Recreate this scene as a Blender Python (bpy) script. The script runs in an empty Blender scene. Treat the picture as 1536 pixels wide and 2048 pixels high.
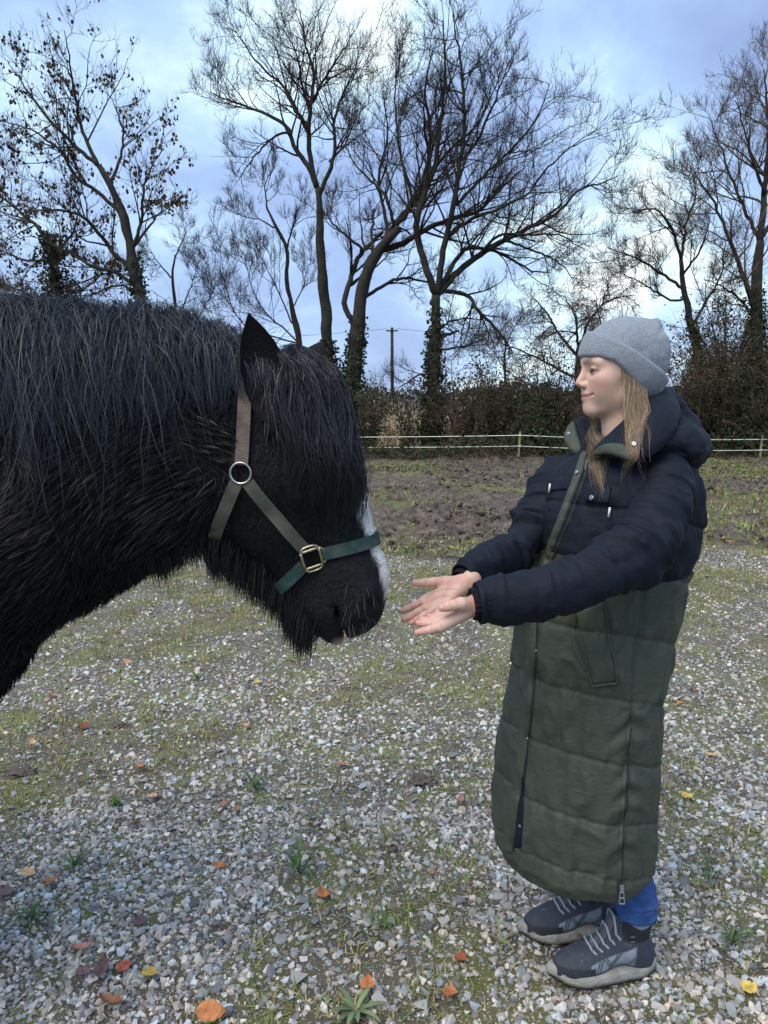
import bpy, bmesh, math, random
import numpy as np
from mathutils import Vector
from mathutils.bvhtree import BVHTree

SC = bpy.context.scene
COL = SC.collection
R = math.radians
rng = np.random.default_rng(11)
random.seed(11)

# ------------------------------------------------------------ camera
CAM = np.array([0.0, 0.0, 1.5]); F_PX = 1539.0; PITCH = math.atan((1024 - 805) / F_PX)
cd = bpy.data.cameras.new('camera'); cam = bpy.data.objects.new('camera', cd); COL.objects.link(cam)
cam.location = CAM; cam.rotation_euler = (math.pi / 2 - PITCH, 0, 0)
cd.sensor_fit = 'VERTICAL'; cd.sensor_height = 24.0; cd.lens = 24.0 * F_PX / 2048.0
cd.clip_start = 0.05; cd.clip_end = 6000
SC.camera = cam

# ------------------------------------------------------------ light
SUN_EL, SUN_AZ = R(54), R(218)          # azimuth clockwise from +Y: behind the camera, a little left
w = bpy.data.worlds.new('World'); SC.world = w; w.use_nodes = True
nt = w.node_tree; nt.nodes.clear()
def nd(nt, t, **k):
    n = nt.nodes.new(t)
    for a, v in k.items():
        if a.startswith('i_'): n.inputs[int(a[2:])].default_value = v
        else: setattr(n, a, v)
    return n
def ramp(nt, stops, interp='LINEAR'):
    n = nt.nodes.new('ShaderNodeValToRGB'); cr = n.color_ramp; cr.interpolation = interp
    while len(cr.elements) > 1: cr.elements.remove(cr.elements[-1])
    cr.elements[0].position = stops[0][0]; cr.elements[0].color = (*stops[0][1], 1)
    for p, c in stops[1:]:
        e = cr.elements.new(p); e.color = (*c, 1)
    return n
L = nt.links.new
tc = nd(nt, 'ShaderNodeTexCoord')
sep = nd(nt, 'ShaderNodeSeparateXYZ'); L(tc.outputs['Generated'], sep.inputs[0])
zz = nd(nt, 'ShaderNodeMath', operation='MAXIMUM', i_1=0.0); L(sep.outputs[2], zz.inputs[0])
z2 = nd(nt, 'ShaderNodeMath', operation='ADD', i_1=0.42); L(zz.outputs[0], z2.inputs[0])
dx = nd(nt, 'ShaderNodeMath', operation='DIVIDE'); L(sep.outputs[0], dx.inputs[0]); L(z2.outputs[0], dx.inputs[1])
dy = nd(nt, 'ShaderNodeMath', operation='DIVIDE'); L(sep.outputs[1], dy.inputs[0]); L(z2.outputs[0], dy.inputs[1])
cmb = nd(nt, 'ShaderNodeCombineXYZ', i_2=0.0); L(dx.outputs[0], cmb.inputs[0]); L(dy.outputs[0], cmb.inputs[1])
mp = nd(nt, 'ShaderNodeMapping'); L(cmb.outputs[0], mp.inputs[0])
mp.inputs['Location'].default_value = (-0.73, -3.78, -8.61)
nz = nd(nt, 'ShaderNodeTexNoise', noise_dimensions='3D'); L(mp.outputs[0], nz.inputs['Vector'])
nz.inputs['Scale'].default_value = 1.75; nz.inputs['Detail'].default_value = 6; nz.inputs['Roughness'].default_value = .56
nz.inputs['Distortion'].default_value = .25
cr = ramp(nt, [(.34, (.25, .35, .60)), (.46, (.33, .465, .74)), (.54, (.43, .61, .87)), (.60, (.62, .83, .98)), (.68, (.93, 1.0, .98))])
L(nz.outputs['Fac'], cr.inputs[0])
sky = nd(nt, 'ShaderNodeTexSky', sky_type='NISHITA', sun_disc=False)
sky.sun_elevation = SUN_EL; sky.sun_rotation = SUN_AZ
bgs = nd(nt, 'ShaderNodeBackground'); bgs.inputs['Strength'].default_value = 0.08; L(sky.outputs[0], bgs.inputs['Color'])
bgc = nd(nt, 'ShaderNodeBackground'); bgc.inputs['Strength'].default_value = 0.70; L(cr.outputs[0], bgc.inputs['Color'])
mxs = nd(nt, 'ShaderNodeMixShader', i_0=0.88); L(bgs.outputs[0], mxs.inputs[1]); L(bgc.outputs[0], mxs.inputs[2])
wo = nd(nt, 'ShaderNodeOutputWorld'); L(mxs.outputs[0], wo.inputs['Surface'])
sd = bpy.data.lights.new('sun', 'SUN'); sun = bpy.data.objects.new('sun', sd); COL.objects.link(sun)
sd.energy = 1.5; sd.angle = R(42); sd.color = (1.0, .90, .76)
sun.rotation_euler = (math.pi / 2 - SUN_EL, 0, math.pi - SUN_AZ); sun.location = (0, -4, 9)
SC.view_settings.view_transform = 'Standard'; SC.view_settings.look = 'None'
SC.view_settings.exposure = 1.02; SC.view_settings.gamma = 1.0
SC.cycles.use_denoising = True
SC.cycles.max_bounces = 6; SC.cycles.diffuse_bounces = 3; SC.cycles.glossy_bounces = 2; SC.cycles.transparent_max_bounces = 6

# ------------------------------------------------------------ helpers
_cp, _sp = math.cos(PITCH), math.sin(PITCH)
def P(px, py, Y):
    """world point seen at photo pixel (px,py) at distance Y in front"""
    u = (px - 768) / F_PX; v = (1024 - py) / F_PX
    t = Y / (_cp + v * _sp)
    return np.array([t * u, Y, 1.5 + t * (-_sp + v * _cp)])
def PX(p):
    p = np.asarray(p, float) - CAM
    f = p[..., 1] * _cp - p[..., 2] * _sp; up = p[..., 1] * _sp + p[..., 2] * _cp
    return np.stack([768 + F_PX * p[..., 0] / f, 1024 - F_PX * up / f], -1)
def PG(px, py, z=0.0):
    u = (px - 768) / F_PX; v = (1024 - py) / F_PX
    t = (z - 1.5) / (-_sp + v * _cp)
    return np.array([t * u, t * (_cp + v * _sp), z])

def _hash(ix, iy, iz, s):
    h = (ix.astype(np.int64) * 374761393 + iy.astype(np.int64) * 668265263 + iz.astype(np.int64) * 2147483647 + s * 974711) & 0xffffffff
    h = ((h ^ (h >> 13)) * 1274126177) & 0xffffffff
    h = (h ^ (h >> 16)) & 0xffff
    return h.astype(np.float32) / 65535.0
def noise(p, s=0):
    p = np.asarray(p, np.float32); i = np.floor(p).astype(np.int64); f = p - i
    f = f * f * f * (f * (f * 6 - 15) + 10)
    x, y, z = i[..., 0], i[..., 1], i[..., 2]; r = 0
    for a in (0, 1):
        for b in (0, 1):
            for c in (0, 1):
                r = r + _hash(x + a, y + b, z + c, s) * (f[..., 0] if a else 1 - f[..., 0]) * (f[..., 1] if b else 1 - f[..., 1]) * (f[..., 2] if c else 1 - f[..., 2])
    return r * 2 - 1
def fbm(p, o=4, s=0, g=.5):
    p = np.asarray(p, np.float32); a = 1.0; r = 0
    for k in range(o):
        r = r + a * noise(p * (2 ** k), s + k); a *= g
    return r
def sst(a, b, x):
    t = np.clip((x - a) / (b - a), 0, 1); return t * t * (3 - 2 * t)

ORG = {}
def link(o, parent=None):
    COL.objects.link(o)
    if parent is not None: o.parent = parent
    return o
def mk(name, V, faces, mat, parent=None, smooth=True, col=None, loc=None, sharp=None):
    """one mesh object from world-space vertices; parts are stored relative to their thing's base"""
    V = np.asarray(V, np.float32).reshape(-1, 3)
    org = np.zeros(3) if parent is None else ORG[parent.name]
    if parent is None and loc is not None: org = np.asarray(loc, float)
    me = bpy.data.meshes.new(name)
    if not isinstance(faces, (list, tuple)): faces = [faces]
    faces = [np.asarray(f, np.int32) for f in faces if len(f)]
    me.vertices.add(len(V)); me.vertices.foreach_set('co', (V - org.astype(np.float32)).ravel())
    idx = np.concatenate([f.ravel() for f in faces]); tot = np.concatenate([np.full(len(f), f.shape[1], np.int32) for f in faces])
    st = np.concatenate([[0], np.cumsum(tot)[:-1]]).astype(np.int32)
    me.loops.add(len(idx)); me.loops.foreach_set('vertex_index', idx)
    me.polygons.add(len(tot)); me.polygons.foreach_set('loop_start', st); me.polygons.foreach_set('loop_total', tot)
    me.polygons.foreach_set('use_smooth', np.full(len(tot), smooth, bool))
    if col is not None:
        c = np.asarray(col, np.float32)
        if c.shape[1] == 3: c = np.concatenate([c, np.ones((len(c), 1), np.float32)], 1)
        at = me.color_attributes.new('col', 'FLOAT_COLOR', 'POINT'); at.data.foreach_set('color', c.ravel())
    me.update(calc_edges=True); me.validate(verbose=False)
    mats = mat if isinstance(mat, (list, tuple)) else [mat]
    for m in mats: me.materials.append(m)
    o = bpy.data.objects.new(name, me); link(o, parent)
    if parent is None: o.location = org
    ORG[o.name] = org
    return o
def tag(o, label=None, cat=None, group=None, kind=None):
    if label: o['label'] = label
    if cat: o['category'] = cat
    if group: o['group'] = group
    if kind: o['kind'] = kind
    return o
def thing(name, label, cat, loc, group=None):
    o = bpy.data.objects.new(name, None); o.location = loc; o.empty_display_size = .1; COL.objects.link(o)
    ORG[o.name] = np.asarray(loc, float); tag(o, label, cat, group); return o

def norm(a): return a / np.maximum(np.linalg.norm(a, axis=-1, keepdims=True), 1e-9)
def resample(pts, n):
    pts = np.asarray(pts, float)
    # catmull-rom through the points, then even spacing
    q = np.concatenate([[2 * pts[0] - pts[1]], pts, [2 * pts[-1] - pts[-2]]]); out = []
    for i in range(1, len(q) - 2):
        t = np.linspace(0, 1, 12, endpoint=False)[:, None]
        a, b, c, d = q[i - 1], q[i], q[i + 1], q[i + 2]
        out.append(.5 * ((2 * b) + (-a + c) * t + (2 * a - 5 * b + 4 * c - d) * t * t + (-a + 3 * b - 3 * c + d) * t ** 3))
    out = np.concatenate(out + [pts[-1:]]); s = np.concatenate([[0], np.cumsum(np.linalg.norm(np.diff(out[:, :3], axis=0), axis=1))])
    u = np.linspace(0, s[-1], n)
    return np.stack([np.interp(u, s, out[:, k]) for k in range(out.shape[1])], 1)
def frames(Pp):
    T = np.gradient(Pp, axis=-2); T = norm(T)
    mean = norm(Pp[..., -1:, :] - Pp[..., :1, :] + 1e-6)
    ref = np.where(np.abs(mean[..., 2:3]) < .8, np.array([0, 0, 1.]), np.array([1., 0.15, 0]))
    A = norm(np.cross(T, np.broadcast_to(ref, T.shape))); B = np.cross(T, A); return T, A, B
def tubes(Pp, Rr, sides=5, cap=False):
    """(N,K,3) polylines with (N,K) radii -> vertices, quads"""
    Pp = np.asarray(Pp, np.float32); Rr = np.asarray(Rr, np.float32); N, K, _ = Pp.shape
    T, A, B = frames(Pp); th = np.linspace(0, 2 * np.pi, sides, endpoint=False)
    V = Pp[:, :, None] + Rr[:, :, None, None] * (np.cos(th)[None, None, :, None] * A[:, :, None] + np.sin(th)[None, None, :, None] * B[:, :, None])
    n = np.arange(N)[:, None, None] * K * sides; k = np.arange(K - 1)[None, :, None] * sides; s = np.arange(sides)[None, None, :]; s2 = (s + 1) % sides
    q = np.stack([n + k + s, n + k + s2, n + k + sides + s2, n + k + sides + s], -1).reshape(-1, 4)
    V = V.reshape(-1, 3); F = [q]
    if cap:
        c0 = np.arange(N)[:, None] * K * sides + np.arange(sides)[None, ::-1]; c1 = np.arange(N)[:, None] * K * sides + (K - 1) * sides + np.arange(sides)[None]
        F += [c0, c1]
    return V, F
def ribbons(Pp, W, side):
    """flat strands: side (N,1,3) or (N,K,3) = width direction"""
    Pp = np.asarray(Pp, np.float32); N, K, _ = Pp.shape; W = np.broadcast_to(W, (N, K)).astype(np.float32)
    side = np.broadcast_to(side, Pp.shape)
    V = np.stack([Pp - side * W[..., None], Pp + side * W[..., None]], 2).reshape(-1, 3)
    n = np.arange(N)[:, None] * K * 2; k = np.arange(K - 1)[None] * 2; b = n + k
    return V, np.stack([b, b + 1, b + 3, b + 2], -1).reshape(-1, 4)
def join(parts):
    Vs, Fs, o = [], {}, 0
    for V, F in parts:
        if not isinstance(F, (list, tuple)): F = [F]
        for f in F:
            f = np.asarray(f)
            if len(f): Fs.setdefault(f.shape[1], []).append(f + o)
        Vs.append(np.asarray(V)); o += len(V)
    return np.concatenate(Vs), [np.concatenate(v) for v in Fs.values()]
def grid_faces(nu, nv, wrap=False):
    i = np.arange(nu - (0 if wrap else 1))[:, None]; j = np.arange(nv - 1)[None]
    a = i * nv + j; b = ((i + 1) % nu) * nv + j
    return np.stack([a, b, b + 1, a + 1], -1).reshape(-1, 4)
def box(c, s, rot=None):
    v = np.array([[x, y, z] for x in (-1, 1) for y in (-1, 1) for z in (-1, 1)], float) * np.asarray(s) / 2
    if rot is not None: v = v @ np.asarray(rot).T
    f = np.array([[0, 1, 3, 2], [4, 6, 7, 5], [0, 4, 5, 1], [2, 3, 7, 6], [0, 2, 6, 4], [1, 5, 7, 3]])
    return v + np.asarray(c), f

# ---- implicit surfaces: smooth blends of rounded cones and ellipsoids, meshed with surface nets
def rc(p, a, b, ra, rb):
    a = np.asarray(a, np.float32); b = np.asarray(b, np.float32); ba = b - a
    h = np.clip(((p - a) @ ba) / max(float(ba @ ba), 1e-9), 0, 1)
    return np.linalg.norm(p - a - h[:, None] * ba, axis=1) - (ra + (rb - ra) * h)
def ell(p, c, r, M=None):
    q = p - np.asarray(c, np.float32)
    if M is not None: q = q @ np.asarray(M, np.float32)
    r = np.asarray(r, np.float32); k0 = np.linalg.norm(q / r, axis=1); k1 = np.linalg.norm(q / (r * r), axis=1)
    return k0 * (k0 - 1) / np.maximum(k1, 1e-6)
def smin(a, b, k):
    h = np.maximum(k - np.abs(a - b), 0) / k; return np.minimum(a, b) - h * h * k * .25
def smax(a, b, k): return -smin(-a, -b, k)
def nets(f, lo, hi, h, refine=2):
    lo = np.asarray(lo, np.float32); hi = np.asarray(hi, np.float32); B = 8
    nb = np.ceil((hi - lo) / (h * B)).astype(int); n = nb * B
    g = np.stack(np.meshgrid(*[np.arange(k) for k in nb], indexing='ij'), -1).reshape(-1, 3)
    cen = lo + (g + .5).astype(np.float32) * (B * h); val = f(cen)
    full = np.repeat(np.repeat(np.repeat(np.where(val < 0, -1., 1.).astype(np.float32).reshape(nb), B, 0), B, 1), B, 2)
    act = g[np.abs(val) < B * h * 1.7]
    loc = np.stack(np.meshgrid(*[np.arange(B)] * 3, indexing='ij'), -1).reshape(-1, 3)
    for s in range(0, len(act), 400):
        ii = (act[s:s + 400, None] * B + loc[None]).reshape(-1, 3)
        full[ii[:, 0], ii[:, 1], ii[:, 2]] = f(lo + ii.astype(np.float32) * h)
    v = full; sg = v < 0
    c = np.zeros(tuple(n - 1), np.int8)
    for a in (0, 1):
        for b in (0, 1):
            for d in (0, 1):
                c += sg[a:n[0] - 1 + a, b:n[1] - 1 + b, d:n[2] - 1 + d]
    cells = np.argwhere((c > 0) & (c < 8)); idx = np.full(tuple(n - 1), -1, np.int32); idx[tuple(cells.T)] = np.arange(len(cells))
    pos = np.zeros((len(cells), 3), np.float32); cnt = np.zeros(len(cells), np.float32)
    cor = [(a, b, d) for a in (0, 1) for b in (0, 1) for d in (0, 1)]
    for i in range(8):
        for j in range(i + 1, 8):
            if sum(abs(x - y) for x, y in zip(cor[i], cor[j])) != 1: continue
            va = v[tuple((cells + cor[i]).T)]; vb = v[tuple((cells + cor[j]).T)]; m = (va < 0) != (vb < 0)
            t = np.where(m, va / np.where(m, va - vb, 1), 0)
            pa = np.array(cor[i], np.float32); pb = np.array(cor[j], np.float32)
            pos += np.where(m[:, None], pa + (pb - pa) * t[:, None], 0); cnt += m
    V = lo + (cells + pos / cnt[:, None]) * h
    Q = []
    for ax in range(3):
        o1, o2 = [k for k in range(3) if k != ax]
        sl0 = [slice(1, n[k] - 1) for k in range(3)]; sl1 = list(sl0); sl0[ax] = slice(0, n[ax] - 1); sl1[ax] = slice(1, n[ax])
        A = sg[tuple(sl0)]; Bb = sg[tuple(sl1)]; e = np.argwhere(A != Bb); off = np.ones(3, int); off[ax] = 0; e = e + off
        def cell(d1, d2):
            q = e.copy(); q[:, o1] -= d1; q[:, o2] -= d2; return idx[tuple(q.T)]
        q = np.stack([cell(1, 1), cell(0, 1), cell(0, 0), cell(1, 0)], 1)
        flip = ~sg[tuple(e.T)]
        if ax == 1: flip = ~flip
        q[flip] = q[flip][:, ::-1]; Q.append(q)
    Q = np.concatenate(Q); Q = Q[(Q >= 0).all(1)]
    V = V.astype(np.float32)
    for _ in range(refine):
        e = h * .35; gr = np.stack([f(V + d) - f(V - d) for d in (np.eye(3, dtype=np.float32) * e)], 1) / (2 * e)
        g2 = np.maximum((gr ** 2).sum(1), .15); st = (f(V) / g2)[:, None] * gr
        l = np.linalg.norm(st, axis=1, keepdims=True); V = V - st * np.minimum(1, h * .6 / np.maximum(l, 1e-9))
    return V, Q
def vnormals(V, Q):
    n = np.zeros_like(V, dtype=np.float64); a, b, c = V[Q[:, 0]], V[Q[:, 1]], V[Q[:, 2]]
    d = V[Q[:, 3]] if Q.shape[1] == 4 else c
    fn = np.cross(c - a, d - b) if Q.shape[1] == 4 else np.cross(b - a, c - a)
    for k in range(Q.shape[1]): np.add.at(n, Q[:, k], fn)
    return norm(n)
def bvh_of(V, F): return BVHTree.FromPolygons([tuple(map(float, v)) for v in V], [tuple(map(int, f)) for f in F])
def cast(bvh, px, py):
    d = Vector((P(px, py, 1.0) - CAM)).normalized(); h = bvh.ray_cast(Vector(CAM), d, 50)
    return (None, None) if h[0] is None else (np.array(h[0]), np.array(h[1]))
def sample_surface(V, Q, n, rg, weight=None):
    T = np.concatenate([Q[:, [0, 1, 2]], Q[:, [0, 2, 3]]]) if Q.shape[1] == 4 else Q
    a, b, c = V[T[:, 0]], V[T[:, 1]], V[T[:, 2]]; ar = np.linalg.norm(np.cross(b - a, c - a), axis=1)
    if weight is not None: ar = ar * weight[T].mean(1)
    t = rg.choice(len(T), n, p=ar / ar.sum()); u, v = rg.random(n), rg.random(n); m = u + v > 1; u[m], v[m] = 1 - u[m], 1 - v[m]
    return (a[t] + u[:, None] * (b[t] - a[t]) + v[:, None] * (c[t] - a[t])), T[t]

# ------------------------------------------------------------ materials
def mat(name, color=(.5, .5, .5), rough=.7, spec=.5, attr=False, var=0.0, var_scale=8, bump=0.0, bump_scale=60, metal=0, rand=None, sheen=0, sss=0, dirt=None, trans=0, coat=0, detail=5):
    m = bpy.data.materials.new(name); m.use_nodes = True; t = m.node_tree; b = t.nodes['Principled BSDF']; l = t.links.new
    b.inputs['Roughness'].default_value = rough; b.inputs['Specular IOR Level'].default_value = spec; b.inputs['Metallic'].default_value = metal
    if sheen: b.inputs['Sheen Weight'].default_value = sheen; b.inputs['Sheen Roughness'].default_value = .4
    if sss: b.inputs['Subsurface Weight'].default_value = sss; b.inputs['Subsurface Radius'].default_value = (.012, .005, .003); b.inputs['Subsurface Scale'].default_value = 1.0
    if coat: b.inputs['Coat Weight'].default_value = coat; b.inputs['Coat Roughness'].default_value = .15
    co = nd(t, 'ShaderNodeTexCoord'); out = None
    if attr: a = nd(t, 'ShaderNodeAttribute', attribute_name='col'); out = a.outputs['Color']
    elif rand:
        oi = nd(t, 'ShaderNodeObjectInfo'); rr = ramp(t, rand); l(oi.outputs['Random'], rr.inputs[0]); out = rr.outputs[0]
    else:
        c = nd(t, 'ShaderNodeRGB'); c.outputs[0].default_value = (*color, 1); out = c.outputs[0]
    if var:
        n = nd(t, 'ShaderNodeTexNoise'); l(co.outputs['Object'], n.inputs['Vector']); n.inputs['Scale'].default_value = var_scale; n.inputs['Detail'].default_value = detail; n.inputs['Roughness'].default_value = .6
        mr = nd(t, 'ShaderNodeMapRange'); mr.inputs[1].default_value = .25; mr.inputs[2].default_value = .75; mr.inputs[3].default_value = 1 - var; mr.inputs[4].default_value = 1 + var; l(n.outputs['Fac'], mr.inputs[0])
        mm = nd(t, 'ShaderNodeVectorMath', operation='SCALE'); l(out, mm.inputs[0]); l(mr.outputs[0], mm.inputs['Scale']); out = mm.outputs[0]
    if dirt:
        dc, ds, dlo, dhi = dirt
        n = nd(t, 'ShaderNodeTexNoise'); l(co.outputs['Object'], n.inputs['Vector']); n.inputs['Scale'].default_value = ds; n.inputs['Detail'].default_value = 6; n.inputs['Roughness'].default_value = .65
        mr = nd(t, 'ShaderNodeMapRange'); mr.inputs[1].default_value = dlo; mr.inputs[2].default_value = dhi; l(n.outputs['Fac'], mr.inputs[0])
        mx = nd(t, 'ShaderNodeMix', data_type='RGBA'); l(mr.outputs[0], mx.inputs['Factor']); l(out, mx.inputs['A']); mx.inputs['B'].default_value = (*dc, 1); out = mx.outputs['Result']
    l(out, b.inputs['Base Color'])
    if bump:
        n = nd(t, 'ShaderNodeTexNoise'); l(co.outputs['Object'], n.inputs['Vector']); n.inputs['Scale'].default_value = bump_scale; n.inputs['Detail'].default_value = 6; n.inputs['Roughness'].default_value = .6
        bp = nd(t, 'ShaderNodeBump'); bp.inputs['Strength'].default_value = bump; bp.inputs['Distance'].default_value = .01; l(n.outputs['Fac'], bp.inputs['Height']); l(bp.outputs[0], b.inputs['Normal'])
    return m
# ------------------------------------------------------------ ground
def yard_h(x, y):
    p = np.stack([x, y, np.zeros_like(x)], -1)
    return .018 * fbm(p * .9, 3, 3) + .006 * noise(p * 7, 9)
def mud_h(x, y):
    p = np.stack([x, y, np.zeros_like(x)], -1)
    big = fbm(p * np.array([.35, .5, 1]), 2, 21)
    lump = fbm(p * np.array([3.2, 4.4, 1]), 3, 5) ; lump = np.abs(lump) ** .8 * np.sign(lump)
    pat = sst(-.35, .45, fbm(p * .33, 2, 31))
    e = sst(7.1, 8.4, y)
    fine = fbm(p * np.array([7, 9, 1]), 2, 51)
    return (.04 * big + (.025 + .085 * pat) * lump + .04 * pat * fine) * e + .012 - .05 * sst(7.75, 7.2, y + .25 * np.sin(x * 1.3) + .15 * np.sin(x * 3.1))
GRAVEL_EDGE = lambda x: 7.7 + .45 * np.sin(x * .8 + 1) + .3 * np.sin(x * 2.3)
m_soil = mat('yard_soil', (.115, .10, .075), .95, .2, var=.45, var_scale=5, bump=.8, bump_scale=90, dirt=((.135, .14, .05), 3.0, .46, .60))
m_mud = None
def sheet(name, x0, x1, y0, y1, d, hf, m, dd=None):
    nx, ny = int((x1 - x0) / d), int((y1 - y0) / (dd or d)); x = np.linspace(x0, x1, nx); y = np.linspace(y0, y1, ny)
    X, Y = np.meshgrid(x, y, indexing='ij'); Z = hf(X.ravel(), Y.ravel()).reshape(X.shape)
    return mk(name, np.stack([X, Y, Z], -1), grid_faces(nx, ny), m)
# the paddock: churned mud with patches of short grass
def mud_material():
    m = bpy.data.materials.new('paddock_mud'); m.use_nodes = True; t = m.node_tree; l = t.links.new; b = t.nodes['Principled BSDF']
    b.inputs['Roughness'].default_value = .85; b.inputs['Specular IOR Level'].default_value = .3
    co = nd(t, 'ShaderNodeTexCoord')
    n1 = nd(t, 'ShaderNodeTexNoise'); n1.inputs['Scale'].default_value = 11; n1.inputs['Detail'].default_value = 7; n1.inputs['Roughness'].default_value = .65; l(co.outputs['Object'], n1.inputs['Vector'])
    r1 = ramp(t, [(.3, (.042, .032, .026)), (.5, (.105, .083, .067)), (.7, (.22, .18, .15))]); l(n1.outputs['Fac'], r1.inputs[0])
    n2 = nd(t, 'ShaderNodeTexNoise'); n2.inputs['Scale'].default_value = .42; n2.inputs['Detail'].default_value = 8; n2.inputs['Roughness'].default_value = .72; l(co.outputs['Object'], n2.inputs['Vector'])
    mr = nd(t, 'ShaderNodeMapRange'); mr.inputs[1].default_value = .5; mr.inputs[2].default_value = .66; l(n2.outputs['Fac'], mr.inputs[0])
    mx = nd(t, 'ShaderNodeMix', data_type='RGBA'); l(mr.outputs[0], mx.inputs['Factor']); l(r1.outputs[0], mx.inputs['A']); mx.inputs['B'].default_value = (.16, .175, .06, 1)
    l(mx.outputs['Result'], b.inputs['Base Color'])
    bp = nd(t, 'ShaderNodeBump'); bp.inputs['Strength'].default_value = .9; bp.inputs['Distance'].default_value = .05; l(n1.outputs['Fac'], bp.inputs['Height']); l(bp.outputs[0], b.inputs['Normal'])
    return m
m_mud = mud_material()
g = tag(mk('ground', np.array([[-3000, -60, -.16], [3000, -60, -.16], [3000, 5000, -.16], [-3000, 5000, -.16]]), np.array([[0, 1, 2, 3]]), mat('field_earth', (.12, .115, .06), .95, .2, var=.4, var_scale=.3)), kind='structure')
def gritty(m):
    t = m.node_tree; b = t.nodes['Principled BSDF']; l = t.links.new; src = b.inputs['Base Color'].links[0].from_socket; co = nd(t, 'ShaderNodeTexCoord'); v = nd(t, 'ShaderNodeTexVoronoi'); v.inputs['Scale'].default_value = 150; l(co.outputs['Object'], v.inputs['Vector'])
    mr = nd(t, 'ShaderNodeMapRange'); mr.inputs[1].default_value = .42; mr.inputs[2].default_value = .30; l(v.outputs['Distance'], mr.inputs[0]); sp_ = nd(t, 'ShaderNodeSeparateColor'); l(v.outputs['Color'], sp_.inputs[0]); gt = nd(t, 'ShaderNodeMath', operation='GREATER_THAN', i_1=.45); l(sp_.outputs[0], gt.inputs[0]); mu = nd(t, 'ShaderNodeMath', operation='MULTIPLY'); l(mr.outputs[0], mu.inputs[0]); l(gt.outputs[0], mu.inputs[1])
    rr = ramp(t, [(0, (.18, .17, .15)), (.5, (.36, .345, .31)), (1, (.56, .54, .48))]); l(sp_.outputs[1], rr.inputs[0]); mx = nd(t, 'ShaderNodeMix', data_type='RGBA'); l(mu.outputs[0], mx.inputs['Factor']); l(src, mx.inputs['A']); l(rr.outputs[0], mx.inputs['B']); l(mx.outputs['Result'], b.inputs['Base Color'])
gritty(m_soil)
yard = tag(sheet('gravel_yard', -8, 8, -3, 8.2, .10, yard_h, m_soil), kind='structure')
pad = tag(sheet('muddy_paddock', -17, 17, 7.15, 21.5, .11, mud_h, m_mud, .10), kind='structure')

# stones: hulls of random points
def hull(npts, seed):
    r = np.random.default_rng(seed); bm = bmesh.new()
    p = norm(r.normal(size=(npts, 3))) * (1 + .16 * r.normal(size=(npts, 1)))
    p *= np.array([1, r.uniform(.6, .95), r.uniform(.42, .8)])
    for q in p: bm.verts.new(q)
    bmesh.ops.convex_hull(bm, input=bm.verts)
    bmesh.ops.delete(bm, geom=[v for v in bm.verts if not v.link_faces], context='VERTS')
    bmesh.ops.triangulate(bm, faces=bm.faces)
    bm.verts.index_update(); V = np.array([v.co for v in bm.verts]); F = np.array([[v.index for v in f.verts] for f in bm.faces]); bm.free()
    V /= np.abs(V[:, :2]).max(); return V, F
HN = [hull(11, s) for s in range(26)]; HF = [hull(7, 100 + s) for s in range(20)]
def gray(n, rg):
    v = np.clip(rg.lognormal(-1.04, .42, n), .09, .62); k = rg.random(n)
    tint = np.where(k[:, None] < .42, [.98, 1.0, 1.02], np.where(k[:, None] < .66, [.86, 1.0, 1.12], np.where(k[:, None] < .86, [1.03, 1.0, .95], [1.09, .99, .89])))
    return v[:, None] * tint * np.array([1.06, 1.0, .93])
def in_patch(x, y):   # share of stones against moss and soil
    p = np.stack([x, y, np.zeros_like(x)], -1)
    return sst(-.30, .16, fbm(p * np.array([1.9, 1.5, 1]), 5, 41, .62) + .10)
def scatter(n, y0, y1, margin, rg):
    y = np.sqrt(rg.uniform(y0 ** 2, y1 ** 2, n)); x = rg.uniform(-1, 1, n) * (.5 * y + margin); return x, y
def rotm(rg, n, tilt):
    a = rg.uniform(0, 2 * np.pi, n); b = rg.normal(0, tilt, n); c = rg.normal(0, tilt, n)
    ca, sa, cb, sb, cc, s_ = np.cos(a), np.sin(a), np.cos(b), np.sin(b), np.cos(c), np.sin(c); z = np.zeros(n); o = np.ones(n)
    Rz = np.stack([ca, -sa, z, sa, ca, z, z, z, o], -1).reshape(-1, 3, 3); Rx = np.stack([o, z, z, z, cb, -sb, z, sb, cb], -1).reshape(-1, 3, 3); Ry = np.stack([cc, z, s_, z, o, z, -s_, z, cc], -1).reshape(-1, 3, 3)
    return Rx @ Ry @ Rz
def gravel(n, y0, y1, margin, hulls, smin_, smax_, rg, thin=1.0):
    x, y = scatter(n, y0, y1, margin, rg); keep = (rg.random(n) < .40 + .60 * in_patch(x, y)) & (rg.random(n) < (sst(4.8, 3.0, y) if hulls is HN else .35 + .65 * sst(3.0, 4.6, y))) & (y < GRAVEL_EDGE(x) + rg.normal(0, .25, n))
    x, y = x[keep], y[keep]; n = len(x)
    s = np.exp(rg.uniform(np.log(smin_), np.log(smax_), n)) ; s *= np.where(rg.random(n) < .04, 1.45, 1)
    M = rotm(rg, n, .36) * s[:, None, None]; c = gray(n, rg); z = yard_h(x, y) + s * rg.uniform(-.12, .4, n)
    hi = rg.integers(0, len(hulls), n); out = []; cols = []
    for k, (V, F) in enumerate(hulls):
        i = np.where(hi == k)[0]
        W = np.einsum('nij,vj->nvi', M[i], V) + np.stack([x[i], y[i], z[i]], -1)[:, None]
        out.append((W.reshape(-1, 3), (F[None] + (np.arange(len(i)) * len(V))[:, None, None]).reshape(-1, 3))); cols.append(np.repeat(c[i], len(V), 0))
    V, F = join(out); return V, F, np.concatenate(cols)
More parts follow.
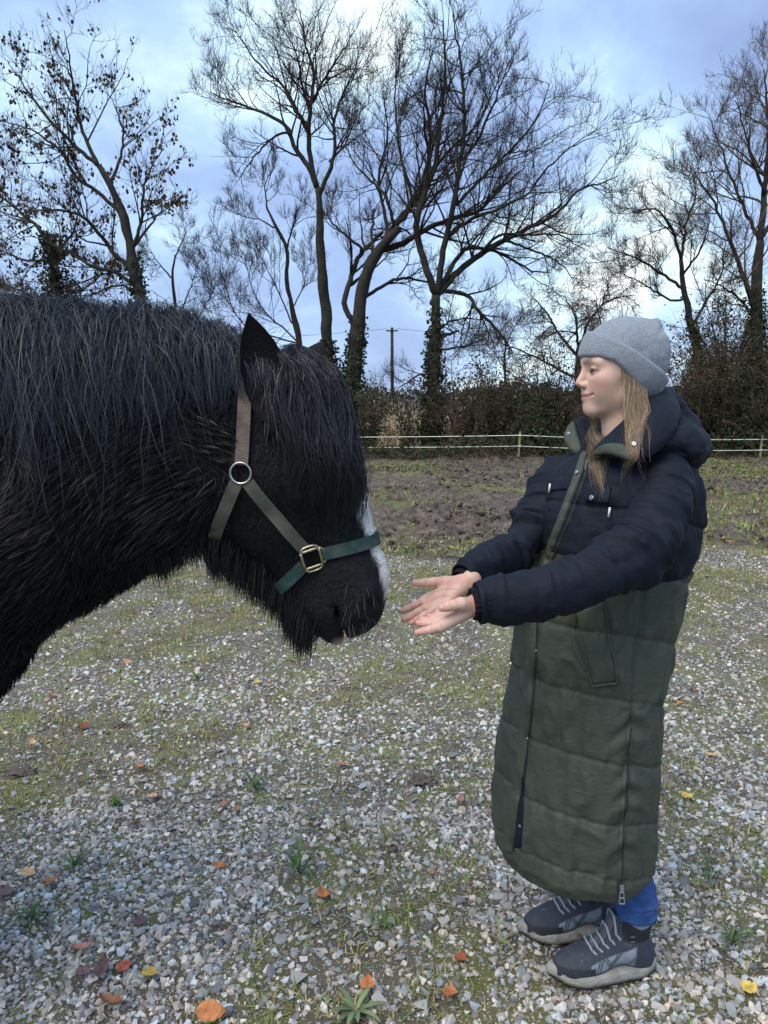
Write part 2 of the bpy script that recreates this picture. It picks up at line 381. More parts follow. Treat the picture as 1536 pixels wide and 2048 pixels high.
m_stone = mat('stone', rand=[(0, (.13, .135, .135)), (.25, (.25, .26, .26)), (.5, (.38, .37, .34)), (.72, (.28, .32, .335)), (.86, (.44, .42, .37)), (1, (.62, .60, .54))], rough=.75, spec=.35, var=.3, var_scale=70, bump=.3, bump_scale=150)
m_gravel = mat('gravel', attr=True, rough=.8, spec=.3, var=.25, var_scale=90)
rg = np.random.default_rng(5)
A = gravel(43000, 1.35, 4.8, .75, HN, .004, .0165, rg); B_ = gravel(54000, 2.6, 8.3, 1.4, HF, .006, .0165, rg)
C__ = gravel(17000, 1.35, 2.7, .3, HN, .0045, .015, rg)
V, F = join([A[:2], B_[:2], C__[:2]])
tag(mk('gravel', V, F, m_gravel, yard, smooth=False, col=np.concatenate([A[2], B_[2], C__[2]])), kind='stuff')
# the larger stones of the foreground, one by one
meshes = []
for k in range(22):
    V, F = HN[k]; me = bpy.data.meshes.new('stone'); me.from_pydata(V.tolist(), [], F.tolist()); me.materials.append(m_stone); meshes.append(me)
rs = np.random.default_rng(9)
picked = [(1655, 520, .03), (905, 1520, .026), (445, 1530, .026), (460, 1530, .024), (1468, 1985, .03), (1250, 1998, .018), (1450, 1752, .02), (1372, 1778, .022), (560, 1870, .022), (1380, 1985, .022), (1515, 1985, .026), (810, 1975, .021), (840, 2000, .028), (595, 1950, .028), (760, 1995, .026), (1000, 1790, .022), (1010, 1850, .02), (890, 1838, .021), (860, 1850, .019), (1460, 2035, .022), (920, 1800, .022), (1040, 1940, .02), (540, 1940, .022), (455, 1870, .022), (640, 1900, .02), (735, 1838, .019)]
pts = [(PG(a, b)[0], PG(a, b)[1], s) for a, b, s in picked if b > 1300]
while len(pts) < 300:
    y = math.sqrt(rs.uniform(1.5 ** 2, 3.0 ** 2)); x = rs.uniform(-.52, .52) * y; s = float(np.exp(rs.uniform(np.log(.011), np.log(.022))))
    if all((x - a) ** 2 + (y - b) ** 2 > (.6 * (s + c)) ** 2 for a, b, c in pts): pts.append((x, y, s))
for x, y, s in pts:
    o = bpy.data.objects.new('stone', meshes[rs.integers(22)]); link(o, yard)
    o.location = (x, y, float(yard_h(np.array([x]), np.array([y]))[0]) + s * .38); o.scale = (s, s, s); o.rotation_euler = (rs.normal(0, .2), rs.normal(0, .2), rs.uniform(0, 6.28))

# clods churned up in the mud
rg = np.random.default_rng(15); n = 19000; y = np.sqrt(rg.uniform(7.7 ** 2, 20.3 ** 2, n)); x = rg.uniform(-1, 1, n) * (.52 * y + .6); p_ = np.stack([x, y, 0 * x], -1)
k = rg.random(n) < sst(-.5, .2, fbm(p_ * .42 + 20, 3, 31) - .55 * sst(.22, .42, x / y)) * .9 + .08; x, y = x[k], y[k]; n = len(x); s_ = np.exp(rg.uniform(np.log(.015), np.log(.062), n)); M = rotm(rg, n, .5) * s_[:, None, None]; hi = rg.integers(0, len(HF), n); cl_ = np.array([.085, .067, .054]) * np.exp(rg.normal(0, .38, (n, 1))); z = mud_h(x, y) + s_ * .1; out, cols = [], []
for q, (V, F) in enumerate(HF):
    i = np.where(hi == q)[0]; W = np.einsum('nij,vj->nvi', M[i], V) + np.stack([x[i], y[i], z[i]], -1)[:, None]; out.append((W.reshape(-1, 3), (F[None] + (np.arange(len(i)) * len(V))[:, None, None]).reshape(-1, 3))); cols.append(np.repeat(cl_[i], len(V), 0))
V, F = join(out); tag(mk('mud_clods', V, F, mat('mud_clod', attr=True, rough=.9, spec=.25, var=.3, var_scale=30), pad, smooth=True, col=np.concatenate(cols)), kind='stuff')
# grass blades
def blades(cx, cy, cz, n_each, hgt, spread, rg, width=.0022, lean=.6, seg=3):
    n = len(cx); i = np.repeat(np.arange(n), n_each); N = len(i)
    a = rg.uniform(0, 6.283, N); r = spread[i] * np.sqrt(rg.random(N)) if hasattr(spread, '__len__') else spread * np.sqrt(rg.random(N))
    b = np.stack([cx[i] + r * np.cos(a), cy[i] + r * np.sin(a), cz[i]], -1)
    h = (hgt[i] if hasattr(hgt, '__len__') else hgt) * rg.uniform(.35, 1.2, N); a2 = a + rg.normal(0, .9, N); ln = np.abs(rg.normal(lean, .5, N))
    t = np.linspace(0, 1, seg)[None, :, None]
    d = np.stack([np.cos(a2) * ln, np.sin(a2) * ln, np.ones(N)], -1); d = norm(d)
    Pp = b[:, None] + (d * h[:, None])[:, None] * t; Pp[:, :, :2] += (np.stack([np.cos(a2), np.sin(a2)], -1) * (h * ln * .45)[:, None])[:, None] * t ** 2; Pp[:, :, 2] -= (h * .3 * np.minimum(ln, 1.6))[:, None] * (t ** 2)[:, :, 0]
    side = np.stack([-np.sin(a2), np.cos(a2), np.zeros(N)], -1)[:, None]
    W = width * np.array([1, .8, .12])[None] if seg == 3 else width * np.linspace(1.1, .25, seg)[None]
    V, F = ribbons(Pp, W * rg.uniform(.6, 1.4, (N, 1)), side); return V, F, N, seg
def grass_col(N, seg, rg, dry=.4):
    k = rg.random(N); c = np.where(k[:, None] < dry, np.array([.34, .29, .13]), np.where(k[:, None] < dry + .32, np.array([.22, .23, .07]), np.array([.13, .23, .05])))
    c = c * rg.uniform(.6, 1.35, (N, 1)); return np.repeat(c, seg * 2, 0)
m_grass = mat('grass', attr=True, rough=.7, spec=.25)
rg = np.random.default_rng(6)
x, y = scatter(17000, 1.4, 8.2, .5, rg); k = rg.random(len(x)) < (1.05 - in_patch(x, y)) ** 1.0 * .85 + .03; x, y = x[k], y[k]
V, F, N, sg_ = blades(x, y, yard_h(x, y), 9, rg.uniform(.015, .045, len(x)), rg.uniform(.02, .07, len(x)), rg, seg=2)
tag(mk('grass', V, F, m_grass, smooth=True, col=grass_col(N, sg_, rg, .5)), 'thin olive and dry brown grass growing through the gravel', 'grass', kind='stuff')
rg = np.random.default_rng(7); n = 30000
y = np.sqrt(rg.uniform(7.3 ** 2, 20.5 ** 2, n)); x = rg.uniform(-1, 1, n) * (.52 * y + .8)
p = np.stack([x, y, 0 * x], -1); gp = sst(.0, .45, fbm(p * .42, 3, 61) - .12 + .85 * sst(.2, .40, x / y) + .35 * sst(18.3, 20, y) * (x / y > .2) + .35 * sst(8.8, 7.6, y)); k = rg.random(n) < gp * .9 + .05; x, y = x[k], y[k]
V, F, N, sg_ = blades(x, y, mud_h(x, y), 5, rg.uniform(.03, .085, len(x)), .10, rg, width=.008, lean=.7, seg=2)
tag(mk('paddock_grass', V, F, m_grass, smooth=True, col=grass_col(N, sg_, rg, .3)), 'patchy short green grass growing in the muddy paddock', 'grass', kind='stuff')
# ------------------------------------------------------------ trees
m_bark = mat('bark', (.036, .032, .028), .9, .2, var=.5, var_scale=6, bump=.9, bump_scale=14, dirt=((.05, .058, .03), 2.0, .5, .7))
m_twig = mat('twig', (.036, .031, .028), .85, .2, var=.3, var_scale=3)
m_twig2 = mat('brown_twig', (.10, .074, .054), .85, .2, var=.4, var_scale=2)
m_ivy = mat('ivy_leaf', attr=True, rough=.75, spec=.15)
m_dead = mat('dead_leaf', attr=True, rough=.8, spec=.2)
def grow(start, dirv, length, rad, K, rg, wig=.16, up=.25, taper=.25):
    """vectorised: N branches of K points"""
    N = len(start); Pp = np.zeros((N, K, 3)); Pp[:, 0] = start; d = norm(dirv); st = (length / (K - 1))[:, None]
    for k in range(1, K):
        d = norm(d + wig * rg.normal(size=(N, 3)) + np.array([0, 0, up]) / (K - 1) * (1 + .6 * k / K)); Pp[:, k] = Pp[:, k - 1] + d * st
    Rr = rad[:, None] * np.linspace(1, taper, K)[None]; return Pp, Rr
def children(Pp, Rr, per, rg, t0=.2, spread=.75, ratio=.45, rmin=.005, rk=.5, clen=None):
    N, K, _ = Pp.shape; i = np.repeat(np.arange(N), per); t = rg.uniform(t0, 1.0, len(i)) * (K - 1); t = np.minimum(t, K - 1.001); k = t.astype(int); f = (t - k)[:, None]
    s = Pp[i, k] * (1 - f) + Pp[i, k + 1] * f; tan = norm(Pp[i, k + 1] - Pp[i, k]); perp = rg.normal(size=(len(i), 3)); perp -= (perp * tan).sum(1, keepdims=True) * tan; perp = norm(perp)
    ang = rg.normal(spread, .2, len(i))[:, None]; d = tan * np.cos(ang) + perp * np.sin(ang)
    L_ = np.linalg.norm(np.diff(Pp, axis=1), axis=2).sum(1)[i] if clen is None else clen[i]
    ln = L_ * ratio * rg.uniform(.5, 1.25, len(i)) * (1.1 - .45 * t / (K - 1)); r = np.maximum(Rr[i, k] * rk, rmin); return s, d, ln, r
def twigs(limbs, rg, counts=(9, 6, 5), first=None, wig=.16, up=.22, tw=.008, spread=.75, ratios=(.42, .45, .5), t0=.2, minlen=0, up_end=.5):
    """limbs: list of (K,3),(K,) -> tubes of branch levels"""
    parts = []; tips = []
    S, D, LN, RR = [], [], [], []
    for pl, r in limbs:
        L_ = np.linalg.norm(np.diff(pl, axis=0), axis=1).sum(); n = max(4, int(counts[0] * L_ / 3.0))
        q, rr = pl[None], r[None]; s, d, ln, rd = children(q, rr, n, rg, t0, spread, 1.0, tw * 1.7, .5, clen=np.array([min(L_, 4.6) * ratios[0] + .5])); S.append(s); D.append(d); LN.append(ln); RR.append(rd)
    s, d, ln, rd = map(np.concatenate, (S, D, LN, RR)); rd = np.minimum(rd, .035)
    P1, R1 = grow(s, d, ln, rd, 7, rg, wig, up); parts.append(tubes(P1, R1, 4))
    s, d, ln, rd = children(P1, R1, counts[1], rg, .15, spread, ratios[1], tw * 1.3)
    P2, R2 = grow(s, d, np.maximum(ln, minlen), np.minimum(rd, .013), 4, rg, wig, up); parts.append(tubes(P2, R2, 3))
    s, d, ln, rd = children(P2, R2, counts[2], rg, .1, spread * .9, ratios[2], tw)
    P3, R3 = grow(s, d, np.maximum(ln, minlen * .6), np.full(len(s), tw), 4, rg, wig * 1.1, up_end, .45)
    side = norm(np.cross(P3[:, -1] - P3[:, 0], rg.normal(size=(len(s), 3))))[:, None]; parts.append(ribbons(P3, R3, side))
    s, d, ln, rd = children(P3, R3, counts[3] if len(counts) > 3 else 2, rg, .25, spread * .9, .75, tw * .75)
    P4, R4 = grow(s, d, np.maximum(ln, .22), np.full(len(s), tw * .8), 3, rg, wig, up_end * 1.3, .45)
    side = norm(np.cross(P4[:, -1] - P4[:, 0], rg.normal(size=(len(s), 3))))[:, None]; parts.append(ribbons(P4, R4, side))
    return join(parts), P1, P2, P3
def leafcloud(pts, size, rg, cols, droop=0):
    n = len(pts); a = norm(rg.normal(size=(n, 3))); b = norm(np.cross(a, rg.normal(size=(n, 3))))
    if droop: a = norm(a * .5 + np.array([0, 0, -droop])); b = norm(np.cross(a, rg.normal(size=(n, 3))))
    s = (size * rg.uniform(.6, 1.3, n))[:, None]; c = np.cross(a, b) * s * .25
    V = np.stack([pts, pts + a * s * .5 + b * s * .38 + c, pts + a * s, pts + a * s * .5 - b * s * .38 + c], 1).reshape(-1, 3)
    F = np.arange(n * 4).reshape(-1, 4); cc = np.asarray(cols)[rg.integers(0, len(cols), n)] * rg.uniform(.6, 1.3, (n, 1)); return V, F, np.repeat(cc, 4, 0)
IVY = [(.026, .045, .020), (.036, .056, .023), (.022, .036, .020), (.055, .062, .03)]
DEAD = [(.075, .05, .03), (.10, .065, .035), (.05, .035, .025)]
def limb_pts(px, Y, rg, amp=1.2, seed=0):
    n = len(px); dz = np.cumsum(rg.normal(0, amp / max(n, 3), n)); dz -= dz[0]
    return np.array([P(a[0], a[1], Y + dz[i] + (a[2] if len(a) > 2 else 0)) for i, a in enumerate(px)])
def tree(name, label, Y, trunk, limbs, seed, counts=(9, 6, 5), r=(.3, .15), ivy=None, dead=0, group='bare trees along the hedge', tmat=None, tw=.0052, **kw):
    rg = np.random.default_rng(seed); tp = limb_pts(trunk, Y, rg, .3); base = P(*trunk[0][:2], Y); tp[0, 2] = min(tp[0, 2], -.05)
    root = thing(name, label, 'tree', (base[0], base[1], -.05), group)
    n = 28; tl = resample(tp, n); r_end = min(.82 * r[1], .60 * max(l_[0] for l_ in limbs)); tr = (r_end + (.82 * r[0] - r_end) * (1 - np.linspace(0, 1, n) ** 1.6)) * (1 + .35 * np.exp(-np.linspace(0, 1, n) * 14)); tr = tr * (1 + .08 * fbm(tl * 1.7, 2, seed))
    V, F = tubes(tl[None], tr[None], 12, True); V = V + vn_noise(V, .05, 2.5, seed); trunk_o = mk('trunk', V, F, m_bark, root)
    LP = [(tl[n // 2:], tr[n // 2:])]
    for lm in limbs:
        ra, rb, px = lm[0], lm[1], lm[2:]
        pl = limb_pts(px, Y, rg); k = max(8, len(px) * 4); pl = resample(pl, k)
        d = np.linalg.norm(tl - pl[0], axis=1).min()      # start inside the nearest wood
        allp = np.concatenate([a for a, _ in LP] + [tl]); pl[0] = allp[np.argmin(np.linalg.norm(allp - pl[0], axis=1))]
        pl[1:-1] += .014 * rg.normal(size=(k - 2, 3)); rr = np.linspace(1, 0, k) ** .85 * (ra * .58 - rb * .45) + rb * .45; LP.append((pl, rr)); V, F = tubes(pl[None], rr[None], 7, True); mk('limb', V, F, m_bark, root)
    (V, F), P1, P2, P3 = twigs(LP[(0 if not limbs else 1):] if limbs else LP, rg, counts, tw=tw, **kw)
    crown = mk('crown', V, F, tmat or m_twig, root)
    if ivy:
        z0, z1, cnt, wd = ivy; t = rg.beta(1, 1.3, cnt); ii = np.searchsorted(tl[:, 2], z0 + t * (z1 - z0)).clip(0, n - 1)
        a = rg.uniform(0, 6.283, cnt); rad = tr[ii] * 1.02 + np.abs(rg.normal(0, wd, cnt)) * (1.2 - .8 * t); pts = tl[ii] + np.stack([np.cos(a) * rad, np.sin(a) * rad, rg.uniform(-.25, .25, cnt)], -1)
        V, F, c = leafcloud(pts, .11, rg, IVY); o = mk('ivy', V, F, m_ivy, root, smooth=False, col=c); o['label'] = 'dark green ivy climbing the trunk'
    if dead:
        i = rg.integers(0, len(P3), dead); pts = P3[i, rg.integers(1, 4, dead)]; nc = rg.integers(1, 4, dead); pts = np.repeat(pts, nc, 0) + rg.normal(0, .05, (nc.sum(), 3))
        V, F, c = leafcloud(pts, .105, rg, DEAD, .9); mk('withered_leaves', V, F, m_dead, root, smooth=False, col=c)
    return root
def vn_noise(V, a, s, seed): 
    return np.stack([noise(V * s, seed), noise(V * s + 31, seed), 0 * V[:, 0]], -1) * a

tree('ash_tree', 'tall slender bare tree with a high forked crown left of the leaning trunk', 24,
     [(662, 905), (660, 760), (652, 640), (645, 540), (640, 450), (634, 375)],
     [(.15, .025, (634, 375), (618, 335), (590, 295), (575, 255), (545, 235), (500, 215), (455, 200), (420, 185)),
      (.15, .03, (634, 375), (622, 330), (618, 270), (620, 215), (628, 150), (612, 90), (600, 20)),
      (.10, .02, (620, 260), (590, 220), (565, 170), (535, 145), (500, 105), (470, 60)),
      (.08, .02, (622, 215), (645, 165), (680, 110), (710, 60)),
      (.07, .015, (585, 265), (555, 270), (520, 300), (490, 340), (470, 370)),
      (.12, .02, (640, 385), (660, 340), (670, 290), (668, 240), (690, 180), (720, 110)),
      (.07, .02, (612, 210), (600, 150), (590, 100), (560, 50)),
      (.06, .02, (650, 330), (690, 290), (710, 240), (740, 200))], 1, (12, 7, 5, 2), (.25, .12), ivy=(.3, 3.2, 1500, .12))
tree('young_tree', 'thin bare tree with fine whippy twigs behind the horse ears', 26,
     [(602, 900), (598, 690), (588, 640), (575, 560), (572, 500), (555, 460), (535, 420)],
     [(.06, .015, (572, 500), (590, 440), (605, 390)), (.06, .015, (535, 420), (530, 370), (548, 335)), (.05, .012, (555, 460), (520, 440), (470, 430)),
      (.05, .012, (590, 660), (550, 570), (510, 490)), (.05, .012, (595, 680), (520, 610), (485, 500)), (.05, .012, (598, 690), (480, 640), (440, 520)), (.04, .012, (585, 620), (610, 560), (625, 500))],
     2, (12, 7, 6), (.14, .06), tw=.0048, up=.35, spread=.6)
tree('leaning_tree', 'heavy dark tree leaning right with arching boughs and ivy at its foot', 23,
     [(700, 905), (703, 770), (713, 680), (722, 600), (735, 545), (762, 498), (800, 455)],
     [(.19, .03, (745, 530), (765, 490), (800, 440), (838, 390), (855, 330), (860, 260), (850, 180), (865, 100)),
      (.15, .11, (700, 640), (690, 605), (705, 545), (725, 505), (765, 465)),
      (.17, .02, (762, 498), (800, 490), (850, 460), (900, 440), (960, 420), (1005, 375), (1060, 325)),
      (.10, .05, (722, 600), (760, 575), (790, 560), (830, 558), (872, 568)),
      (.09, .06, (745, 520), (744, 460), (747, 418)),
      (.09, .02, (790, 460), (770, 390), (740, 360), (710, 330), (690, 290)),
      (.12, .02, (800, 455), (840, 370), (900, 300), (960, 240), (1000, 150)),
      (.10, .02, (775, 480), (768, 420), (758, 350), (775, 270), (765, 180)),
      (.08, .02, (730, 500), (690, 470), (660, 440), (650, 400))], 3, (11, 7, 5, 2), (.32, .18), ivy=(.2, 3.6, 1500, .10))
tree('ivy_oak', 'broad spreading bare tree with an ivy-wrapped trunk at the middle of the hedge', 22.5,
     [(862, 905), (866, 800), (868, 700), (872, 640), (873, 590)],
     [(.19, .03, (873, 590), (855, 545), (840, 490), (832, 450), (845, 400), (870, 330), (880, 250), (890, 150), (885, 40)),
      (.17, .03, (873, 590), (880, 540), (890, 480), (905, 420), (920, 330), (930, 230), (920, 120), (905, 30)),
      (.18, .02, (876, 588), (915, 545), (960, 510), (1010, 480), (1060, 455), (1110, 430), (1160, 380), (1210, 365), (1240, 350)),
      (.13, .03, (876, 585), (905, 530), (930, 500), (965, 495), (1020, 515), (1060, 540), (1100, 545)),
      (.12, .05, (880, 580), (930, 590), (960, 625), (1000, 665), (1025, 705)),
      (.06, .03, (880, 662), (895, 645), (930, 637), (965, 640)), (.10, .06, (880, 675), (900, 668), (918, 661)), (.06, .03, (885, 700), (930, 692), (978, 675)),
      (.06, .02, (862, 745), (830, 755), (800, 775), (780, 790)),
      (.09, .02, (905, 420), (950, 370), (1000, 320), (1050, 270), (1085, 210), (1100, 165)),
      (.10, .02, (890, 480), (940, 440), (990, 420), (1050, 390), (1100, 330), (1150, 290), (1190, 275)),
      (.09, .02, (920, 330), (960, 270), (990, 200), (1020, 120)), (.09, .02, (850, 440), (820, 380), (800, 300), (790, 200), (800, 110)),
      (.08, .02, (960, 510), (1000, 470), (1060, 470), (1120, 470), (1170, 500)), (.07, .02, (1010, 480), (1060, 500), (1110, 520), (1150, 560))],
     4, (10, 8, 5, 2), (.31, .22), ivy=(.1, 4.2, 1700, .09))
tree('oak_tree', 'tree leaning left with withered brown leaves still hanging on it', 21,
     [(304, 905), (300, 780), (290, 660), (272, 560), (262, 500), (245, 430), (220, 370), (195, 330)],
     [(.10, .02, (195, 330), (165, 260), (150, 190), (138, 120), (128, 60)), (.10, .02, (195, 330), (150, 290), (100, 240), (60, 190), (20, 130)),
      (.10, .02, (245, 430), (200, 390), (150, 350), (120, 300), (60, 260), (0, 240)), (.12, .02, (265, 540), (230, 510), (200, 470), (160, 430), (100, 420), (30, 430)),
      (.10, .02, (272, 570), (230, 545), (180, 530), (130, 500), (60, 470)), (.09, .02, (262, 500), (285, 440), (285, 400), (300, 340), (325, 300)),
      (.08, .02, (220, 370), (240, 320), (245, 260), (225, 200)), (.07, .02, (280, 600), (240, 570), (160, 600)), (.08, .02, (262, 500), (300, 450), (330, 410))],
     5, (10, 7, 5, 1), (.25, .11), ivy=(2.5, 5.0, 700, .12), dead=950, up=.1, spread=.7)
tree('ivy_stump', 'short ivy-smothered trunk with brown twigs at the left edge', 22,
     [(112, 905), (112, 700), (112, 560), (102, 490)],
     [(.10, .02, (102, 490), (60, 440), (10, 400), (-40, 350)), (.09, .02, (105, 520), (50, 520), (0, 500)), (.08, .02, (108, 510), (150, 460), (160, 400)), (.08, .02, (112, 600), (60, 590), (-10, 560)), (.07, .02, (112, 600), (180, 570), (220, 520))],
     6, (13, 7, 5), (.32, .22), ivy=(2.6, 6.2, 2600, .35), dead=500, tmat=m_twig2)
tree('sapling', 'small crooked bare sapling just right of the leafy leaning tree', 25,
     [(352, 905), (350, 760), (352, 640), (345, 560), (352, 510)],
     [(.05, .012, (352, 640), (380, 580), (400, 520)), (.05, .012, (345, 560), (320, 530), (300, 500)), (.04, .012, (352, 510), (370, 470), (375, 440)), (.05, .012, (352, 690), (400, 630), (430, 570))],
     7, (16, 7, 5), (.11, .05), tw=.0048)
tree('hawthorn_tree', 'dense low thorn tree with drooping twigs behind the grey hat', 23,
     [(1165, 905), (1160, 820), (1155, 740), (1160, 680)],
     [(.09, .02, (1160, 720), (1120, 670), (1090, 620), (1060, 590)), (.09, .02, (1160, 690), (1180, 640), (1220, 600), (1270, 590)), (.08, .02, (1158, 760), (1100, 730), (1040, 700), (1000, 690)),
      (.08, .02, (1158, 700), (1150, 640), (1130, 590)), (.08, .02, (1160, 770), (1200, 700), (1250, 660)), (.07, .02, (1158, 790), (1090, 780), (1040, 760)), (.07, .02, (1158, 720), (1200, 660), (1190, 600))],
     8, (18, 8, 5, 1), (.24, .14), tmat=m_twig2, up=-.25, up_end=-.2, spread=.95, wig=.26, tw=.006)
tree('beech_tree', 'bare tree with feathery branches sweeping left behind the grey hat', 24,
     [(1400, 905), (1398, 780), (1393, 690), (1380, 640), (1368, 570), (1362, 520)],
     [(.09, .02, (1370, 580), (1320, 545), (1270, 515), (1215, 495)), (.09, .02, (1362, 520), (1345, 460), (1310, 420), (1250, 430)), (.09, .02, (1362, 520), (1372, 450), (1392, 390), (1380, 330)),
      (.08, .02, (1385, 650), (1420, 590), (1445, 540), (1450, 480)), (.07, .02, (1372, 600), (1340, 600), (1290, 570), (1240, 545)), (.07, .02, (1365, 550), (1400, 500), (1420, 440))],
     9, (14, 9, 6, 2), (.2, .12), ivy=(.2, 4, 900, .1), tw=.00485)
tree('elm_tree', 'tallest bare tree at the right edge with several upright boughs', 22.5,
     [(1515, 905), (1512, 780), (1510, 700), (1514, 560), (1520, 480)],
     [(.17, .03, (1520, 480), (1530, 380), (1538, 280), (1532, 180), (1528, 140)), (.14, .02, (1511, 630), (1490, 560), (1460, 480), (1430, 410), (1402, 365), (1385, 335)),
      (.10, .02, (1520, 480), (1490, 420), (1462, 350), (1440, 290), (1418, 235)), (.09, .02, (1530, 390), (1500, 300), (1482, 235), (1470, 200)), (.12, .02, (1520, 480), (1565, 400), (1590, 280), (1600, 200)),
      (.08, .02, (1511, 640), (1480, 600), (1440, 570), (1410, 560))], 10, (12, 8, 5, 2), (.3, .19), ivy=(.2, 4.5, 1500, .15), tmat=m_twig2)
tree('thin_tree', 'thin far sapling between the ivy-wrapped trunk and the thorn tree', 29, [(1015, 905), (1012, 800), (1010, 740), (1012, 690)],
     [(.04, .012, (1012, 690), (1030, 650), (1060, 620)), (.04, .012, (1010, 740), (985, 700), (960, 680)), (.03, .012, (1010, 720), (1000, 670), (1005, 640))], 11, (14, 6, 4), (.12, .07))

# shrubs in the hedge
def shrub(name, label, px, Y, hgt, wid, seed, leaves=0, tm=None, n=14, cols=IVY, lsize=.09, group='shrubs in the hedge', up=.1, droop=.0):
    rg = np.random.default_rng(seed); b = P(px, 905, Y); b[2] = -.05; root = thing(name, label, 'shrub', b, group)
    s = b + rg.normal(0, .12, (n, 3)) * np.array([1, 1, 0]); a = rg.uniform(0, 6.283, n); sp = rg.uniform(.1, wid / hgt * .75, n)
    d = np.stack([np.cos(a) * sp, np.sin(a) * sp, np.ones(n)], -1); Pp, Rr = grow(s, d, hgt * rg.uniform(.6, 1.05, n), rg.uniform(.018, .04, n), 8, rg, .12, up - droop)
    V1 = tubes(Pp, Rr, 5); s, dd, ln, rd = children(Pp, Rr, 9, rg, .15, .8, .42, .009); P2, R2 = grow(s, dd, ln, np.minimum(rd, .016), 5, rg, .2, up - droop)
    s, dd, ln, rd = children(P2, R2, 6, rg, .1, .8, .5, .007); P3, R3 = grow(s, dd, ln, np.full(len(s), .0065), 3, rg, .22, up - droop)
    side = norm(np.cross(P3[:, -1] - P3[:, 0], rg.normal(size=(len(s), 3))))[:, None]; V, F = join([V1, tubes(P2, R2, 3), ribbons(P3, R3, side)])
    mk('stems', V, F, tm or m_twig2, root)
    if leaves:
        i = rg.integers(0, len(P3), leaves); pts = P3[i, rg.integers(0, 3, leaves)] + rg.normal(0, .06, (leaves, 3)); V, F, c = leafcloud(pts, lsize * .85, rg, list(cols) + [(.08, .056, .036)]); mk('foliage', V, F, m_ivy, root, smooth=False, col=c)
    return root
GRN = [(.034, .062, .026), (.05, .082, .03), (.025, .045, .025), (.08, .088, .04)]
OLV = [(.05, .052, .026), (.04, .045, .024), (.065, .05, .03)]
shrub('holly_bush', 'glossy evergreen bush between the leaning trunk and the pole', 738, 22, 2.1, 1.0, 51, 1500, n=12, cols=GRN)
shrub('holly_bush', 'sparse evergreen bush just right of the pole', 815, 22.3, 2.0, 1.4, 52, 600, n=7, cols=GRN)
shrub('bramble_bush', 'tangled brown shrub hugging the right of the ivy-wrapped trunk', 925, 21.8, 3.0, 1.9, 53, 2200, n=26, cols=OLV)
shrub('bramble_bush', 'reddish bare shrub below the thin far sapling', 1000, 22.3, 2.3, 2.0, 54, 1500, n=24, cols=OLV)
shrub('bramble_bush', 'dark leafy bush level with the face', 1085, 21.6, 2.4, 2.2, 55, 5200, n=24, cols=IVY)
shrub('bramble_bush', 'drooping brown bush beside the nose of the person under the thorn tree', 1130, 22.4, 3.6, 2.4, 56, 2200, n=34, cols=OLV, droop=.5)
shrub('bramble_bush', 'brown twiggy bush behind the coat hood', 1370, 21.6, 3.0, 2.2, 57, 3000, n=30, cols=OLV)
shrub('bramble_bush', 'dark evergreen bush above the right fence post', 1450, 21.4, 2.6, 2.4, 58, 5600, n=24, cols=IVY)
shrub('bramble_bush', 'ivy-green bush at the right edge of the hedge', 1530, 21.6, 3.2, 2.4, 59, 4600, n=26, cols=IVY)
shrub('bramble_bush', 'tall brown scrub below the feathery bare tree', 1420, 22.8, 4.4, 2.6, 60, 3200, n=36, cols=OLV)
shrub('bramble_bush', 'tall dark scrub between the two right-hand trees', 1480, 23.2, 4.8, 2.6, 64, 3600, n=36, cols=OLV)
shrub('bramble_bush', 'low bush at the foot of the tall slender tree', 670, 21.6, 1.8, 1.9, 61, 2800, n=20, cols=OLV)
shrub('bramble_bush', 'brown scrub at the foot of the ivy-smothered trunk', 120, 23, 4.6, 2.8, 62, 3600, n=34, cols=OLV)
shrub('bramble_bush', 'dense brown scrub at the far left edge of the hedge', 10, 22.5, 5.2, 2.8, 65, 3600, n=36, cols=OLV)
shrub('bramble_bush', 'leafy scrub behind the mane below the leaning leafy tree', 240, 22.4, 4.0, 2.6, 66, 3000, n=30, cols=OLV)
shrub('bramble_bush', 'grey twiggy scrub between the leafy tree and the horse ears', 440, 24, 4.4, 2.8, 63, 0, n=34)
# undergrowth along the fence: brambles and ivy nobody could count
rg = np.random.default_rng(77); n = 20000
x = rg.uniform(-13, 13, n); y = rg.uniform(19.9, 22.3, n); top = .62 + .40 * fbm(np.stack([x * .5, y * .3, 0 * x], -1), 3, 3) + .25 * sst(0, 9, x) - .46 * np.exp(-((x - .35) / 1.3) ** 2)
z = top * rg.beta(1.4, 1.2, n); V, F, c = leafcloud(np.stack([x, y, z], -1), .085, rg, IVY + GRN[:2] + OLV + [(.085, .06, .038), (.11, .085, .055)])
n2 = 1700; s = np.stack([rg.uniform(-15, 15, n2), rg.uniform(19.8, 22, n2), np.zeros(n2)], -1); d = norm(rg.normal(size=(n2, 3)) * np.array([1, 1, .3]) + np.array([0, -.15, 1.0])); Pp, Rr = grow(s, d, rg.uniform(.5, 1.6, n2), np.full(n2, .007), 8, rg, .16, -1.2, .5)
V2, F2 = tubes(Pp, Rr, 3); V_, F_ = join([(V, F), (V2, F2)]); cc = np.concatenate([c, np.tile(np.array([[.12, .09, .06]]), (len(V2), 1))])
tag(mk('undergrowth', V_, F_, m_ivy, smooth=False, col=cc), 'low tangle of brambles and ivy along the fence', 'undergrowth', kind='stuff')
